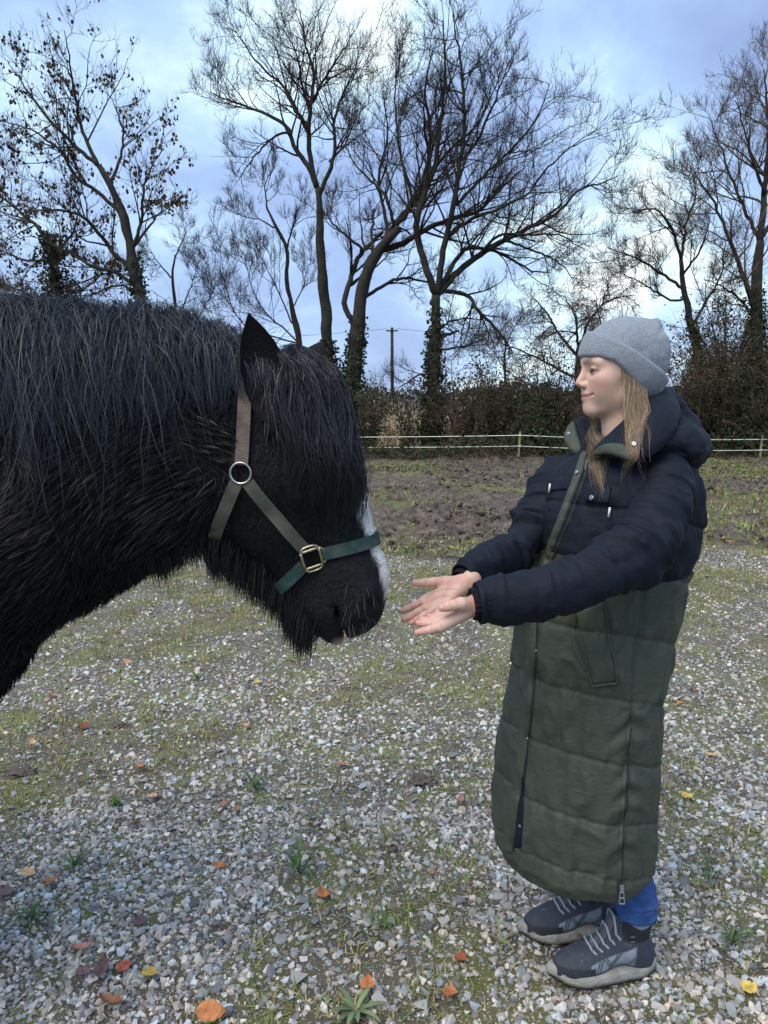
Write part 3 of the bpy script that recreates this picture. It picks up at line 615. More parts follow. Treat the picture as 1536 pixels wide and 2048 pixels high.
# dry reeds beyond, and a far hedge on the horizon
rg = np.random.default_rng(78); n = 8000; x = rg.uniform(-14, 16, n); y = rg.uniform(26, 42, n)
V, F, N, sg_ = blades(x, y, np.full(n, -.12), 3, rg.uniform(.9, 1.75, n), .25, rg, width=.022, lean=.18, seg=2)
tag(mk('dry_reeds', V, F, mat('reed', (.50, .40, .27), .8, .2, var=.35, var_scale=.8)), 'pale dry reeds standing beyond the hedge', 'reeds', kind='stuff')
n = 14000; x = rg.uniform(-130, 130, n); y = rg.uniform(120, 128, n); z = -.1 + rg.random(n) * (3.6 + 2.2 * fbm(np.stack([x * .05, 0 * x, 0 * x], -1), 3, 9))
V, F, c = leafcloud(np.stack([x, y, z], -1), 1.0, rg, [(.10, .10, .09), (.12, .115, .10), (.08, .085, .08)])
tag(mk('far_hedge', V, F, m_dead, smooth=False, col=c), 'far hazy hedge line on the horizon', 'hedge', kind='stuff')

# ------------------------------------------------------------ fence and pole
m_post = mat('fence_post', (.30, .32, .14), .8, .2, var=.3, var_scale=20, dirt=((.12, .14, .06), 12, .5, .7))
m_ins = mat('insulator', (.6, .62, .55), .5)
m_wire = mat('fence_tape', (.72, .76, .62), .6, .3)
fr = thing('electric_fence', 'low electric fence of two pale tapes on thin posts before the hedge', 'fence', (0, 19.7, 0))
posts = [(-260, 908), (325, 912), (1036, 921), (1519, 921), (2010, 918)]
tops = []
for px, py in posts:
    b = PG(px, py); tp = P(px + 3, 869 if px != 1519 else 877, b[1]); h = tp[2] + .03
    V, F = box((0, 0, h / 2), (.05, .045, h + .1)); V[:, :2] *= np.where(V[:, 2:] > h * .5, .85, 1); V[:, 0] += V[:, 2] * .05
    o = mk('post', V + b, F, m_post, fr, smooth=False)
    for dz in (.05, .33):
        Vi, Fi = box((h * .05 - .01, -.035, h - dz), (.05, .03, .05)); mk('insulator', Vi + b, Fi, m_ins, o, smooth=False)
    tops.append((b, h))
for dz in (.05, .33):
    pl = []
    for i in range(len(tops) - 1):
        a = tops[i][0] + np.array([tops[i][1] * .05, -.05, tops[i][1] - dz]); c = tops[i + 1][0] + np.array([tops[i + 1][1] * .05, -.05, tops[i + 1][1] - dz]); t = np.linspace(0, 1, 24, endpoint=i == len(tops) - 2)[:, None]
        q = a + (c - a) * t; q[:, 2] -= .05 * (4 * t * (1 - t))[:, 0]; pl.append(q)
    pl = np.concatenate(pl); V, F = tubes(pl[None], np.full((1, len(pl)), .011), 5, True); mk('tape', V, F, m_wire, fr)
b = P(785, 790, 60); t = P(784, 655, 60); pr = thing('utility_pole', 'distant wooden utility pole standing beyond the hedge', 'pole', (b[0], 60, -.1))
V, F = tubes(np.array([[[b[0], 60, -.1], [t[0], 60, t[2]]]]), np.array([[.15, .11]]), 10, True); mk('shaft', V, F, m_bark, pr)
V, F = box((t[0], 59.9, t[2] - .25), (.9, .1, .1)); mk('crossarm', V, F, m_bark, pr, smooth=False)
for s in (-1, 1):
    x = np.linspace(0, 1, 20)[:, None]; a = np.array([t[0] + s * .35, 59.9, t[2] - .1]); e = a + np.array([s * 45, 8, .5]); q = a + (e - a) * x; q[:, 2] -= 1.0 * (4 * x * (1 - x))[:, 0]
    V, F = tubes(q[None], np.full((1, 20), .012), 4); mk('cable', V, F, m_bark, pr)
# ------------------------------------------------------------ horse
HY = 1.60
def hp(px, py): return P(px, py, HY)
PXM = HY / F_PX * 1.01            # metres per photo pixel in the horse's plane
def lat(p, s):                     # squeeze a copy of the points sideways about the horse's mid plane
    q = p.copy(); q[:, 1] = HY + (q[:, 1] - HY) / s; return q
def H(p, a, b, ra, rb, s):         # rounded cone given in photo pixels, sideways scale s
    return rc(lat(p, s), hp(*a), hp(*b), ra * PXM, rb * PXM) * min(1.0, s * 1.15)
def horse_sdf(p):
    p = p.astype(np.float32)
    d = H(p, (500, 880), (300, 872), 158, 205, .50)                       # neck
    d = smin(d, H(p, (300, 872), (20, 935), 205, 283, .52), .06)
    d = smin(d, H(p, (20, 935), (-230, 1035), 288, 350, .60), .08)         # shoulder
    d = smin(d, H(p, (-150, 1228), (-230, 1240), 213, 230, .72), .05)
    w = lat(p, .88); Yc = HY
    d = smin(d, rc(w, (-1.28, Yc, 1.12), (-2.15, Yc, 1.13), .37, .36) * .95, .12)   # barrel
    d = smin(d, rc(w, (-1.1, Yc, 1.38), (-1.5, Yc, 1.36), .12, .14), .12)            # withers
    d = smin(d, rc(w, (-2.3, Yc, 1.22), (-2.55, Yc, 1.08), .35, .27), .1)            # rump
    d = smin(d, rc(p, (-1.10, Yc, .95), (-1.25, Yc, .98), .17, .25), .1)               # breast
    for s in (-1, 1):
        y = Yc + s * .17
        d = smin(d, rc(p, (-1.22, y, .95), (-1.22, y, .62), .14, .085), .06); d = smin(d, rc(p, (-1.22, y, .62), (-1.21, y, .40), .075, .062), .03)
        d = smin(d, rc(p, (-1.21, y, .40), (-1.215, y, .16), .055, .052), .03); d = smin(d, rc(p, (-1.215, y, .16), (-1.18, y, .06), .056, .075), .03)
        d = smin(d, rc(p, (-2.42, y, 1.05), (-2.33, y, .72), .2, .12), .06); d = smin(d, rc(p, (-2.33, y, .72), (-2.52, y, .48), .1, .068), .04)
        d = smin(d, rc(p, (-2.52, y, .48), (-2.48, y, .16), .06, .052), .03); d = smin(d, rc(p, (-2.48, y, .16), (-2.43, y, .06), .056, .075), .03)
    d = smax(d, .004 - p[:, 2], .01)
    # head
    h = H(p, (580, 800), (622, 950), 88, 90, .92)                          # skull and forehead
    h = smin(h, H(p, (545, 965), (552, 1020), 118, 100, .72), .03)           # cheek
    h = smin(h, H(p, (640, 940), (703, 1150), 78, 66, .62), .035)           # nose
    h = smin(h, H(p, (705, 1160), (700, 1205), 67, 70, .80), .03)             # muzzle
    h = smin(h, H(p, (560, 1060), (632, 1210), 62, 44, .72), .035)            # lower jaw
    h = smin(h, H(p, (632, 1215), (672, 1257), 44, 33, .9), .02)               # chin and lower lip
    for s in (-1, 1):                                                             # brow, nostril wing
        e = hp(640, 905); h = smin(h, ell(p, (e[0], HY + s * .082, e[2]), (.045, .022, .03)), .03)
        q = hp(735, 1190); h = smin(h, ell(p, (q[0], HY + s * .045, q[2]), (.03, .02, .038)), .02)
        n = hp(748, 1200); h = smax(h, -ell(p, (n[0], HY + s * .062, n[2]), (.013, .016, .022)), .012)
    wrk = hp(690, 1215); h = h + .0016 * np.sin((p[:, 2] + .35 * p[:, 0]) * 700) * np.exp(-(((p[:, 0] - wrk[0]) / .022) ** 2 + ((p[:, 2] - wrk[2]) / .035) ** 2))
    a = hp(672, 1195); b = hp(694, 1284)                                          # mouth slit
    mo = np.abs((p[:, 0] - a[0]) * (b[2] - a[2]) - (p[:, 2] - a[2]) * (b[0] - a[0])) / np.hypot(b[0] - a[0], b[2] - a[2]) - .0035
    t = ((p[:, 0] - a[0]) * (b[0] - a[0]) + (p[:, 2] - a[2]) * (b[2] - a[2])) / ((b[0] - a[0]) ** 2 + (b[2] - a[2]) ** 2)
    mo = np.maximum(mo, np.maximum(-t, t - 1.2) * .08); h = smax(h, -mo, .012)
    d = smin(d, h, .045)
    return d
V, Q = nets(horse_sdf, (-3.0, HY - .46, -.02), (.08, HY + .46, 1.82), .0118)
HV, HQ = V, Q; HN_ = vnormals(V, Q)
hb = bvh_of(V, Q)
pxv = PX(np.stack([V[:, 0], np.full(len(V), HY), V[:, 2]], -1))
blk = np.array([.006, .0065, .008])
c = np.tile(blk, (len(V), 1))
# white blaze down the front of the nose and the pale lip
fx = np.interp(pxv[:, 1], [960, 1010, 1060, 1100, 1150, 1200, 1235, 1260], [748, 709, 732, 750, 762, 771, 764, 796])
bl = sst(-2, 5, pxv[:, 0] - fx + 5 * noise(V * 60, 4)) * (pxv[:, 1] > 900) * (pxv[:, 1] < 1262)
c = c * (1 - bl[:, None]) + bl[:, None] * np.array([.72, .71, .68])
pk = sst(24, 10, np.hypot(pxv[:, 0] - 682, (pxv[:, 1] - 1288) * 1.1)) ; c = c * (1 - pk[:, None]) + pk[:, None] * np.array([.50, .30, .26])
hoof = V[:, 2] < .09; c[hoof] = (.12, .10, .08)
root = thing('horse', 'black cob horse with a long mane and white blaze stretching its head right', 'horse', (-1.75, HY, 0))
m_coat = mat('horse_coat', attr=True, rough=.6, spec=.2, bump=.5, bump_scale=120)
m_hair = mat('horse_hair', attr=True, rough=.5, spec=.4)
m_fur = mat('horse_fur', attr=True, rough=.55, spec=.2)
body = mk('body', V, Q, m_coat, root, col=c)
# ears: pointed leaf-shaped shells, hollow side turned outward
def ear(base, tip, s, wmax, opening):
    bb = hp(*base); tt = hp(*tip); bb[1] = HY + s * .092; tt[1] = HY + s * .112; ax = norm(tt - bb); op = np.asarray(opening, float); op = norm(op - (op @ ax) * ax); sd = np.cross(ax, op)
    u = np.linspace(0, 1, 30); wd = wmax * np.interp(u, [0, .12, .3, .5, .7, .85, .95, 1], [.62, .82, .98, 1, .8, .48, .2, .03]); th = np.linspace(0, 2 * np.pi, 28, endpoint=False)
    cx = np.cos(th); sy = np.sin(th); dep = np.where(sy < 0, .62 * sy, -.30 * sy * sst(0, .25, u)[:, None] + .25 * sy * (1 - sst(0, .25, u))[:, None])
    ctr = bb + (tt - bb) * u[:, None] + op * (-.012 * np.sin(u * 2.6))[:, None] + sd * (.006 * np.sin(u * 3.1))[:, None]
    V = ctr[:, None] + sd * (cx[None] * wd[:, None])[..., None] + op * (dep * wd[:, None])[..., None]
    return V.reshape(-1, 3), [grid_faces(28, 30, True)[:, :] * 0 + earf]
_i = np.arange(29)[:, None]; _j = np.arange(28)[None]
earf = np.stack([_i * 28 + _j, _i * 28 + (_j + 1) % 28, (_i + 1) * 28 + (_j + 1) % 28, (_i + 1) * 28 + _j], -1).reshape(-1, 4)
m_ear = mat('ear_fur', (.006, .006, .008), .7, .2, sheen=.0, bump=.6, bump_scale=220)
for base_, tip_, s_, wm_, op_ in (((560, 835), (518, 640), -1, .045, (.35, -.9, .1)), ((610, 770), (641, 676), 1, .036, (.6, .7, .1))):
    Ve, Fe = ear(base_, tip_, s_, wm_, op_); mk('ear', Ve, [earf], m_ear, root)
# eyes (the near one lies under the forelock)
for s in (-1, 1):
    e = hp(632, 918); bm = bmesh.new(); bmesh.ops.create_uvsphere(bm, u_segments=20, v_segments=12, radius=.021); Ve = np.array([v.co for v in bm.verts]) + [e[0], HY + s * .092, e[2]]; Fe = [[v.index for v in f.verts] for f in bm.faces]; bm.free()
    mk('eye', Ve, [np.array([f for f in Fe if len(f) == 4]), np.array([f for f in Fe if len(f) == 3])], mat('horse_eye', (.012, .008, .006), .3, .4), root)

def on_body(pts, off=0.0):
    """push points out of the body"""
    out = pts.copy()
    for i, q in enumerate(pts):
        loc, nr, _, dist = hb.find_nearest(Vector(q))
        if loc is None: continue
        v = Vector(q) - loc; sd = v.dot(nr)
        if sd < off: out[i] = np.array(loc + nr * off)
    return out
def strands(roots, nrm, dirs, length, K, rg, off=.004, width=.0006, curl=.1, grav=.3, lift=.2, push=True, colr=None, taper=.25):
    """hair that leaves along dirs, sinks with gravity and stays outside the body"""
    N = len(roots); Pp = np.zeros((N, K, 3)); Pp[:, 0] = roots + nrm * off * .3; st = (length / (K - 1))[:, None]; d = norm(dirs + nrm * lift)
    wv = rg.uniform(0, 6.28, (N, 2))
    for k in range(1, K):
        d = norm(d + np.array([0, 0, -grav]) + curl * .35 * rg.normal(size=(N, 3))); Pp[:, k] = Pp[:, k - 1] + d * st
        if push: Pp[:, k] = push_out(Pp[:, k], off)
    return Pp
# fast signed push using the implicit surface itself
def push_out(q, off):
    q32 = q.astype(np.float32); v = horse_sdf(q32); m = v < off
    if m.any():
        z = q32[m]; e = .004; g = np.stack([horse_sdf(z + dd) - horse_sdf(z - dd) for dd in np.eye(3, dtype=np.float32) * e], 1) / (2 * e)
        g2 = np.maximum((g ** 2).sum(1, keepdims=True), .2); o = np.array(off)[m] if hasattr(off, '__len__') else off
        q = q.copy(); q[m] = z + g / g2 * (o - v[m])[:, None]
    return q
def hug(q, off, f):
    z = q.astype(np.float32); v = horse_sdf(z); e = .004; g = np.stack([horse_sdf(z + dd) - horse_sdf(z - dd) for dd in np.eye(3, dtype=np.float32) * e], 1) / (2 * e)
    g = g / np.maximum(np.linalg.norm(g, axis=1, keepdims=True), .3); return q - g * (f * np.maximum(v - off, 0))[:, None]
def hair_mesh(name, Pp, W, rg, base, var, parent, label=None, tip=None, taper=.2, m=None):
    N, K, _ = Pp.shape; T = norm(np.gradient(Pp, axis=1)); rnd = norm(rg.normal(size=(N, 1, 3)) * .8 + np.array([0, -1.0, .3])); side = norm(np.cross(T, np.broadcast_to(rnd, T.shape)))
    V, F = ribbons(Pp, W[:, None] * np.interp(np.linspace(0, 1, K), [0, .5, 1], [.8, 1, taper])[None], side)
    cc = np.broadcast_to(np.asarray(base), (N, 3)) * np.exp(rg.normal(0, var, (N, 1))); cc = np.repeat(cc[:, None], K * 2, 1).copy()
    if tip is not None: w_ = np.repeat(np.linspace(0, 1, K) ** 1.5, 2)[None, :, None]; cc = cc * (1 - w_) + w_ * np.asarray(tip)[:, None] if np.ndim(tip) == 2 else cc * (1 - w_) + w_ * np.asarray(tip)
    o = mk(name, V, F, m or m_hair, parent, col=cc.reshape(-1, 3)); 
    if label: o['label'] = label
    return o
# ------------------------------------------------------------ halter
def half_loop(start, toward, n=40, off=.0085, a0=0., a1=math.pi, spread=1.0):
    c = hp(*start); d = norm(hp(*toward) - c); pts, nn = [], []
    for a in np.linspace(a0, a1, n):
        u = math.cos(a) * np.array([0, -1., 0]) + math.sin(a) * d
        h = hb.ray_cast(Vector(c + u * .6), Vector(-u), .6)
        if h[0] is None: continue
        pts.append(np.array(h[0])); nn.append(np.array(h[1]))
    pts, nn = np.array(pts), np.array(nn)
    for _ in range(3):
        pts[1:-1] = (pts[:-2] + 2 * pts[1:-1] + pts[2:]) / 4; nn[1:-1] = norm(nn[:-2] + 2 * nn[1:-1] + nn[2:])
    return pts + nn * off, nn
def side_path(a, b, s=-1, n=16, off=.0085):
    A_, B__ = hp(*a), hp(*b); pts, nn = [], []
    for t in np.linspace(0, 1, n):
        q = A_ + (B__ - A_) * t; h = hb.ray_cast(Vector((q[0], HY + s * .6, q[2])), Vector((0, -s, 0)), .6); pts.append(np.array(h[0])); nn.append(np.array(h[1]))
    pts, nn = np.array(pts), np.array(nn)
    for _ in range(2):
        pts[1:-1] = (pts[:-2] + 2 * pts[1:-1] + pts[2:]) / 4; nn[1:-1] = norm(nn[:-2] + 2 * nn[1:-1] + nn[2:])
    return pts + nn * off, nn
STR = []
def strap(name, pts, nn, width, m, parent, thick=.0028):
    STR.append(pts)
    T = norm(np.gradient(pts, axis=0)); S = norm(np.cross(nn, T)); N_ = norm(np.cross(T, S)); hw = width / 2; k = np.array([[-1, -1], [-1.02, 0], [-1, 1], [-.5, 1.05], [.5, 1.05], [1, 1], [1.02, 0], [1, -1]])
    V = pts[:, None] + S[:, None] * (k[:, 0] * hw)[None, :, None] + N_[:, None] * (k[:, 1] * thick / 2)[None, :, None]
    n, m_ = V.shape[:2]; F = grid_faces(n, m_); ex = np.stack([np.arange(n - 1) * m_ + m_ - 1, np.arange(1, n) * m_ + m_ - 1, np.arange(1, n) * m_, np.arange(n - 1) * m_], -1)
    ends = np.array([np.arange(m_), (n - 1) * m_ + np.arange(m_)[::-1]])
    return mk(name, V.reshape(-1, 3), [np.concatenate([F, ex]), ends], m, parent, smooth=False)
def web(name, col_, dirt):
    m = mat(name, col_, .7, .25, var=.2, var_scale=40, bump=.35, bump_scale=420, dirt=dirt); return m
m_green = web('green_webbing', (.024, .060, .056), ((.10, .10, .075), 22, .52, .74))
m_muddy = web('muddy_webbing', (.062, .078, .062), ((.17, .14, .115), 11, .40, .62))
m_brown = web('brown_webbing', (.13, .095, .08), ((.20, .16, .13), 25, .45, .7))
m_brass = mat('brass', (.52, .46, .33), .38, .5, metal=1, var=.3, var_scale=60, bump=.2, bump_scale=150)
m_steel = mat('steel', (.62, .62, .60), .35, .5, metal=1, var=.2, var_scale=60)
hroot = thing('halter', 'worn dark green webbing halter with brass fittings on the horse head', 'halter', hp(625, 1105) * [1, 0, 1] + [0, HY, 0])
RNG, BKL = (500, 937), (625, 1105)
W_ = .026
def trimmed(pts, nn, c, r):        # keep what lies farther than r from both ends' fittings
    k = np.ones(len(pts), bool)
    for q in c: k &= np.linalg.norm(pts - q, axis=1) > r
    return pts[k], nn[k]
bk = [side_path(BKL, BKL, s, 2)[0][0] for s in (-1, 1)]; rk = [side_path(RNG, RNG, s, 2)[0][0] for s in (-1, 1)]
p_, n_ = half_loop(BKL, (750, 1076), 60); p_, n_ = trimmed(p_, n_, bk, .022); strap('noseband', p_, n_, W_, m_green, hroot)
p_, n_ = half_loop(BKL, (545, 1192), 60); p_, n_ = trimmed(p_, n_, bk, .020); strap('chin_strap', p_, n_, W_, m_green, hroot)
p_, n_ = half_loop(RNG, (432, 1072), 60); p_, n_ = trimmed(p_, n_, rk, .016); strap('throat_strap', p_, n_, W_, m_muddy, hroot)
p_, n_ = half_loop(RNG, (508, 700), 60); p_, n_ = trimmed(p_, n_, rk, .014); strap('crown_strap', p_, n_, W_, m_brown, hroot)['label'] = 'faded brown muddy crown strap'
for s, q, r_ in ((-1, bk[0], rk[0]), (1, bk[1], rk[1])):
    p_, n_ = side_path(RNG, BKL, s, 30); p_, n_ = trimmed(p_, n_, [q], .022); p_, n_ = trimmed(p_, n_, [r_], .016); strap('cheek_strap', p_, n_, W_, m_muddy if s < 0 else m_green, hroot)
    a = np.linspace(0, 2 * np.pi, 40, endpoint=False); n0 = n_[0]; u = norm(np.cross(n0, [0, 0, 1.])); v = np.cross(n0, u); c0 = r_ + n0 * .003
    pl = c0 + 0.0205 * (np.cos(a)[:, None] * u + np.sin(a)[:, None] * v); pl = np.concatenate([pl, pl[:2]]); V, F = tubes(pl[None], np.full((1, len(pl)), .0024), 8); mk('ring', V, F, m_steel, hroot)
    # square cast fitting with four bars and corner lugs
    n1 = n_[-1]; ax = norm(norm(hp(750, 1076) - hp(*BKL)) - 0); ax = norm(ax - (ax @ n1) * n1); ay = np.cross(n1, ax); c1 = q + n1 * .005; ps = []; hs = .0195
    rot45 = .42; e1 = math.cos(rot45) * ax + math.sin(rot45) * ay; e2 = -math.sin(rot45) * ax + math.cos(rot45) * ay
    e1, e2 = ax * 1.0, ay * 1.0
    for (x0, y0), (x1, y1) in (((-1, -1), (1, -1)), ((1, -1), (1, 1)), ((1, 1), (-1, 1)), ((-1, 1), (-1, -1))):
        A_ = c1 + hs * (x0 * e1 + y0 * e2) * 1.0; B__ = c1 + hs * (x1 * e1 + y1 * e2); mid = (A_ + B__) / 2; out = norm(mid - c1)
        pl = np.array([A_, A_ * .75 + B__ * .25, mid, A_ * .25 + B__ * .75, B__]); ps.append(tubes(pl[None], np.full((1, 5), .0032), 8, True))
        pl2 = np.array([A_, A_ * .8 + B__ * .2 + out * .008, A_ * .2 + B__ * .8 + out * .008, B__]); 
        if (x0, y0) != (-1, 1): ps.append(tubes(resample(pl2, 12)[None], np.full((1, 12), .0028), 8, True))
    V, F = join(ps); mk('buckle', V, F, m_brass, hroot)
STRP = np.concatenate(STR)
rg = np.random.default_rng(21)
# ---- coat: short hair over neck and head, longer under jaw and throat, matted with mud in places
wgt = (sst(-1.75, -.92, HV[:, 0]) ** 1.5 * (HV[:, 2] > .6)).astype(float) * np.where(HV[:, 1] < HY + .03, 1.0, .3)
pv = pxv; onnose = (pv[:, 1] > 1120) & (pv[:, 0] > 640); wgt *= np.where(onnose, .35, 1)
nC = 48000; rp, tri = sample_surface(HV, HQ, nC, rg, wgt); nr = norm(HN_[tri].mean(1)); rpx = PX(np.stack([rp[:, 0], np.full(nC, HY), rp[:, 2]], -1))
X_, Y_ = rpx[:, 0], rpx[:, 1]
head = sst(-20, 30, (X_ - 470) + (Y_ - 1000) * .25)
fl = np.stack([np.where(head > .5, -.35, -.75) + .2 * rg.normal(size=nC), -.1 * np.ones(nC), np.where(head > .5, -.9, -.6)], -1)          # flow back and down
mn = sst(960, 1010, Y_) * sst(1150, 1075, Y_) * (X_ < 470); sw = fbm(rp * np.array([9, 9, 7]), 2, 8)          # swirls on the neck
fl[:, 0] += 1.6 * sw * (head < .5); fl[:, 2] += .5 * fbm(rp * 8 + 40, 2, 9) * (head < .5)
fl = norm(fl - (fl * nr).sum(1, keepdims=True) * nr)
jaw = sst(60, 0, np.abs((Y_ - np.interp(X_, [380, 430, 490, 560, 640], [1060, 1075, 1150, 1190, 1240])))) * (X_ > 350) * (X_ < 640)
und = sst(.2, -.6, nr[:, 2]) * (X_ < 470)
ln = .017 + .010 * rg.random(nC) + .016 * und + .006 * (head < .5)
ln = np.where(head > .5, .008 + .005 * rg.random(nC) + .05 * jaw * rg.random(nC), ln)
ln = np.where((X_ > 640) & (Y_ > 1080), .0065, ln); ln = np.where((X_ > 630) & (Y_ > 1150), .004, ln); ln = np.where((X_ > 690) & (Y_ > 990), .005, ln)
near = np.full(nC, 9.0)
for q in STRP[::2]: near = np.minimum(near, ((rp - q) ** 2).sum(1))
ln = ln * np.where(near < .022 ** 2, .4, 1)
# clumps: pull strand tips together
cid = rg.integers(0, 5200, nC); nseed = 5200; sp = rp[rg.choice(nC, nseed)]
Pp = strands(rp, nr, fl, ln, 3, rg, .0025, grav=.12 + .5 * 0, lift=.38, curl=.25)
cell = np.floor(rp / .011 + .5 * noise(rp * 40, 2)[:, None]).astype(np.int64); key = cell[:, 0] * 1000003 + cell[:, 1] * 10007 + cell[:, 2]; u, inv = np.unique(key, return_inverse=True)
cnt = np.bincount(inv); tipm = np.stack([np.bincount(inv, Pp[:, -1, k]) / cnt for k in range(3)], 1)[inv]
wk = (.72 * np.array([0, .5, 1.0]))[None, :, None]; Pp = Pp * (1 - wk * (head < .6)[:, None, None] * .9) + wk * (head < .6)[:, None, None] * .9 * (tipm[:, None] - Pp[:, -1:] + Pp)
mudd = sst(.0, .55, fbm(rp * 7, 3, 71) + .25) * sst(870, 930, Y_) * sst(1110, 1040, Y_) * (X_ < 500); mudd = np.maximum(mudd, .5 * sst(60, 20, np.hypot((X_ - 440) * 1.0, (Y_ - 930) * .6)))
mudd = np.maximum(mudd, .2 * sst(720, 800, Y_) * sst(960, 900, Y_) * (X_ < 560) * (X_ > 380) * (fbm(rp * 20, 2, 5) > .1))
mk_ = (rg.random(nC) < mudd * .6)[:, None]; bs = np.where(mk_, np.array([.048, .038, .030]), blk * .75)
blz = sst(-2, 6, X_ - np.interp(Y_, [960, 1010, 1060, 1100, 1150, 1200, 1235, 1260], [748, 709, 732, 750, 762, 771, 764, 796])) * (Y_ > 900) * (Y_ < 1262)
bs = np.where((rg.random(nC) < blz)[:, None], np.array([.68, .67, .64]), bs); bare = (np.hypot(X_ - 678, Y_ - 1279) > 20)
hair_mesh('coat_hair', Pp[bare], (np.where(head > .5, .0005, .0009) * rg.uniform(.6, 1.3, nC))[bare], rg, bs[bare], .35, root, m=m_fur)
# ---- beard under jaw, chin and throat
def beard(line, n, l0, l1, seed, dirx=-.12):
    rg = np.random.default_rng(seed); ln_ = resample(np.array([hp(*q) for q in line]), 60); i = rg.integers(0, 60, n); r0 = ln_[i] + np.stack([rg.normal(0, .012, n), rg.uniform(-.06, .06, n), rg.normal(0, .012, n)], -1)
    r0 = r0.astype(np.float32); e = .004
    for _ in range(3):
        v = horse_sdf(r0); g = np.stack([horse_sdf(r0 + d) - horse_sdf(r0 - d) for d in np.eye(3, dtype=np.float32) * e], 1) / (2 * e); r0 = r0 - g / np.maximum((g ** 2).sum(1, keepdims=True), .2) * v[:, None]
    g = norm(g); cl = rg.normal(0, .10, (60, 3))[i]; d = np.stack([np.full(n, dirx), np.zeros(n), np.full(n, -1.0)], -1) + cl + rg.normal(0, .12, (n, 3))
    lm = rg.uniform(.45, 1.1, 60)[i]; q_ = strands(r0, g, d, rg.uniform(l0, l1, n) * lm, 6, rg, .003, grav=.12, lift=.25, curl=.12); j_ = i // 3; cx = np.stack([np.bincount(j_, q_[:, -1, k], 20) / np.maximum(np.bincount(j_, minlength=20), 1) for k in range(3)], 1)[j_]; return q_ + np.linspace(0, 1, 6)[None, :, None] ** 1.4 * .55 * (cx[:, None] - q_[:, -1:]) * np.array([1, .6, .35])
bb_ = np.concatenate([beard([(425, 1075), (450, 1120), (490, 1160), (530, 1185)], 3200, .045, .12, 1, -.02), beard([(560, 1185), (590, 1215), (620, 1245)], 1600, .04, .115, 2, .03), beard([(300, 1100), (360, 1085), (420, 1070)], 1100, .025, .075, 3, .05),
    beard([(0, 1330), (60, 1250), (150, 1180), (300, 1105)], 1300, .015, .04, 4, .05)])
hair_mesh('beard', bb_, rg.uniform(.0006, .0012, len(bb_)), rg, blk * .9, .35, root, 'long black hair hanging from jaw and chin')
# ---- mane
def mane(n, x0, x1, seed, l0, l1, lock=90, sideoff=-.02):
    rg = np.random.default_rng(seed); lk = np.sort(rg.uniform(0, 1, lock)); li = rg.integers(0, lock, n); u = lk[li] + rg.normal(0, .006, n); px = x0 + (x1 - x0) * u
    py = np.interp(px, [-200, 0, 250, 400, 520], [668, 668, 668, 676, 700]); r0 = np.array([hp(a, b) for a, b in zip(px, py)]); r0[:, 1] += rg.normal(sideoff, .014, n)
    ll = (rg.uniform(.55, 1.0, lock)[li]) * np.interp(px, [-200, 0, 100, 200, 320, 420, 520], [.29, .29, .30, .27, .21, .17, .13]); ll *= np.exp(rg.normal(0, .16, n)); ll = ll * rg.uniform(l0, l1, n)
    dx_ = rg.normal(.10, .22, lock)[li] + rg.normal(0, .14, n)
    K = 8; st = (ll + .03) / (K - 1); Pp = np.zeros((n, K, 3)); r0[:, 2] -= .01; Pp[:, 0] = r0; d = norm(np.stack([dx_ * 1.3, -.55 + .3 * rg.normal(size=n), .55 + .3 * rg.normal(size=n)], -1))
    wob = rg.normal(0, .35, (lock, 2))[li]; ph = rg.uniform(0, 6.28, lock)[li]; ofs = .006 + .020 * rg.random(n)
    for k in range(1, K):
        t = k / K; tgt = np.stack([dx_ * .55 + .5 * np.sin(ph + t * 7) * wob[:, 0], np.zeros(n), np.full(n, -1.0)], -1)
        d = norm(d * (1 - .42) + tgt * .42 + .11 * rg.normal(size=(n, 3))); Pp[:, k] = push_out(Pp[:, k - 1] + d * st[:, None], ofs)
    cx = np.stack([np.bincount(li, Pp[:, -1, k], lock) / np.maximum(np.bincount(li, minlength=lock), 1) for k in range(3)], 1)[li]
    w_ = np.linspace(0, 1, K)[None, :, None] ** 1.5 * .6; Pp = Pp + w_ * (cx[:, None] - Pp[:, -1:]); return Pp
mn1 = np.concatenate([mane(8600, -160, 330, 31, .8, 1.1, 110), mane(2400, 300, 505, 32, .8, 1.1, 40), mane(260, -20, 500, 33, 1.4, 1.9, 14)])
hair_mesh('mane', mn1, rg.uniform(.00035, .0008, len(mn1)), rg, np.array([.023, .030, .043]), .32, root, 'long blue-black mane hanging over the neck')
# wisps standing up along the crest
n = 1500; px = rg.uniform(-40, 520, n); r0 = np.array([hp(a, np.interp(a, [0, 400, 520], [668, 678, 700])) for a in px]); r0[:, 1] += rg.normal(0, .02, n); cl = rg.normal(0, .5, 40)[(px / 15).astype(int).clip(0, 39)]
Pp = strands(r0, np.tile([0, 0, 1.], (n, 1)), np.stack([cl + rg.normal(0, .5, n), rg.normal(-.3, .4, n), rg.uniform(.2, .8, n)], -1), rg.uniform(.04, .10, n), 7, rg, .004, grav=.26, lift=.2, curl=.4)
hair_mesh('mane_wisps', Pp, rg.uniform(.0005, .0009, n), rg, np.array([.022, .028, .04]), .3, root)
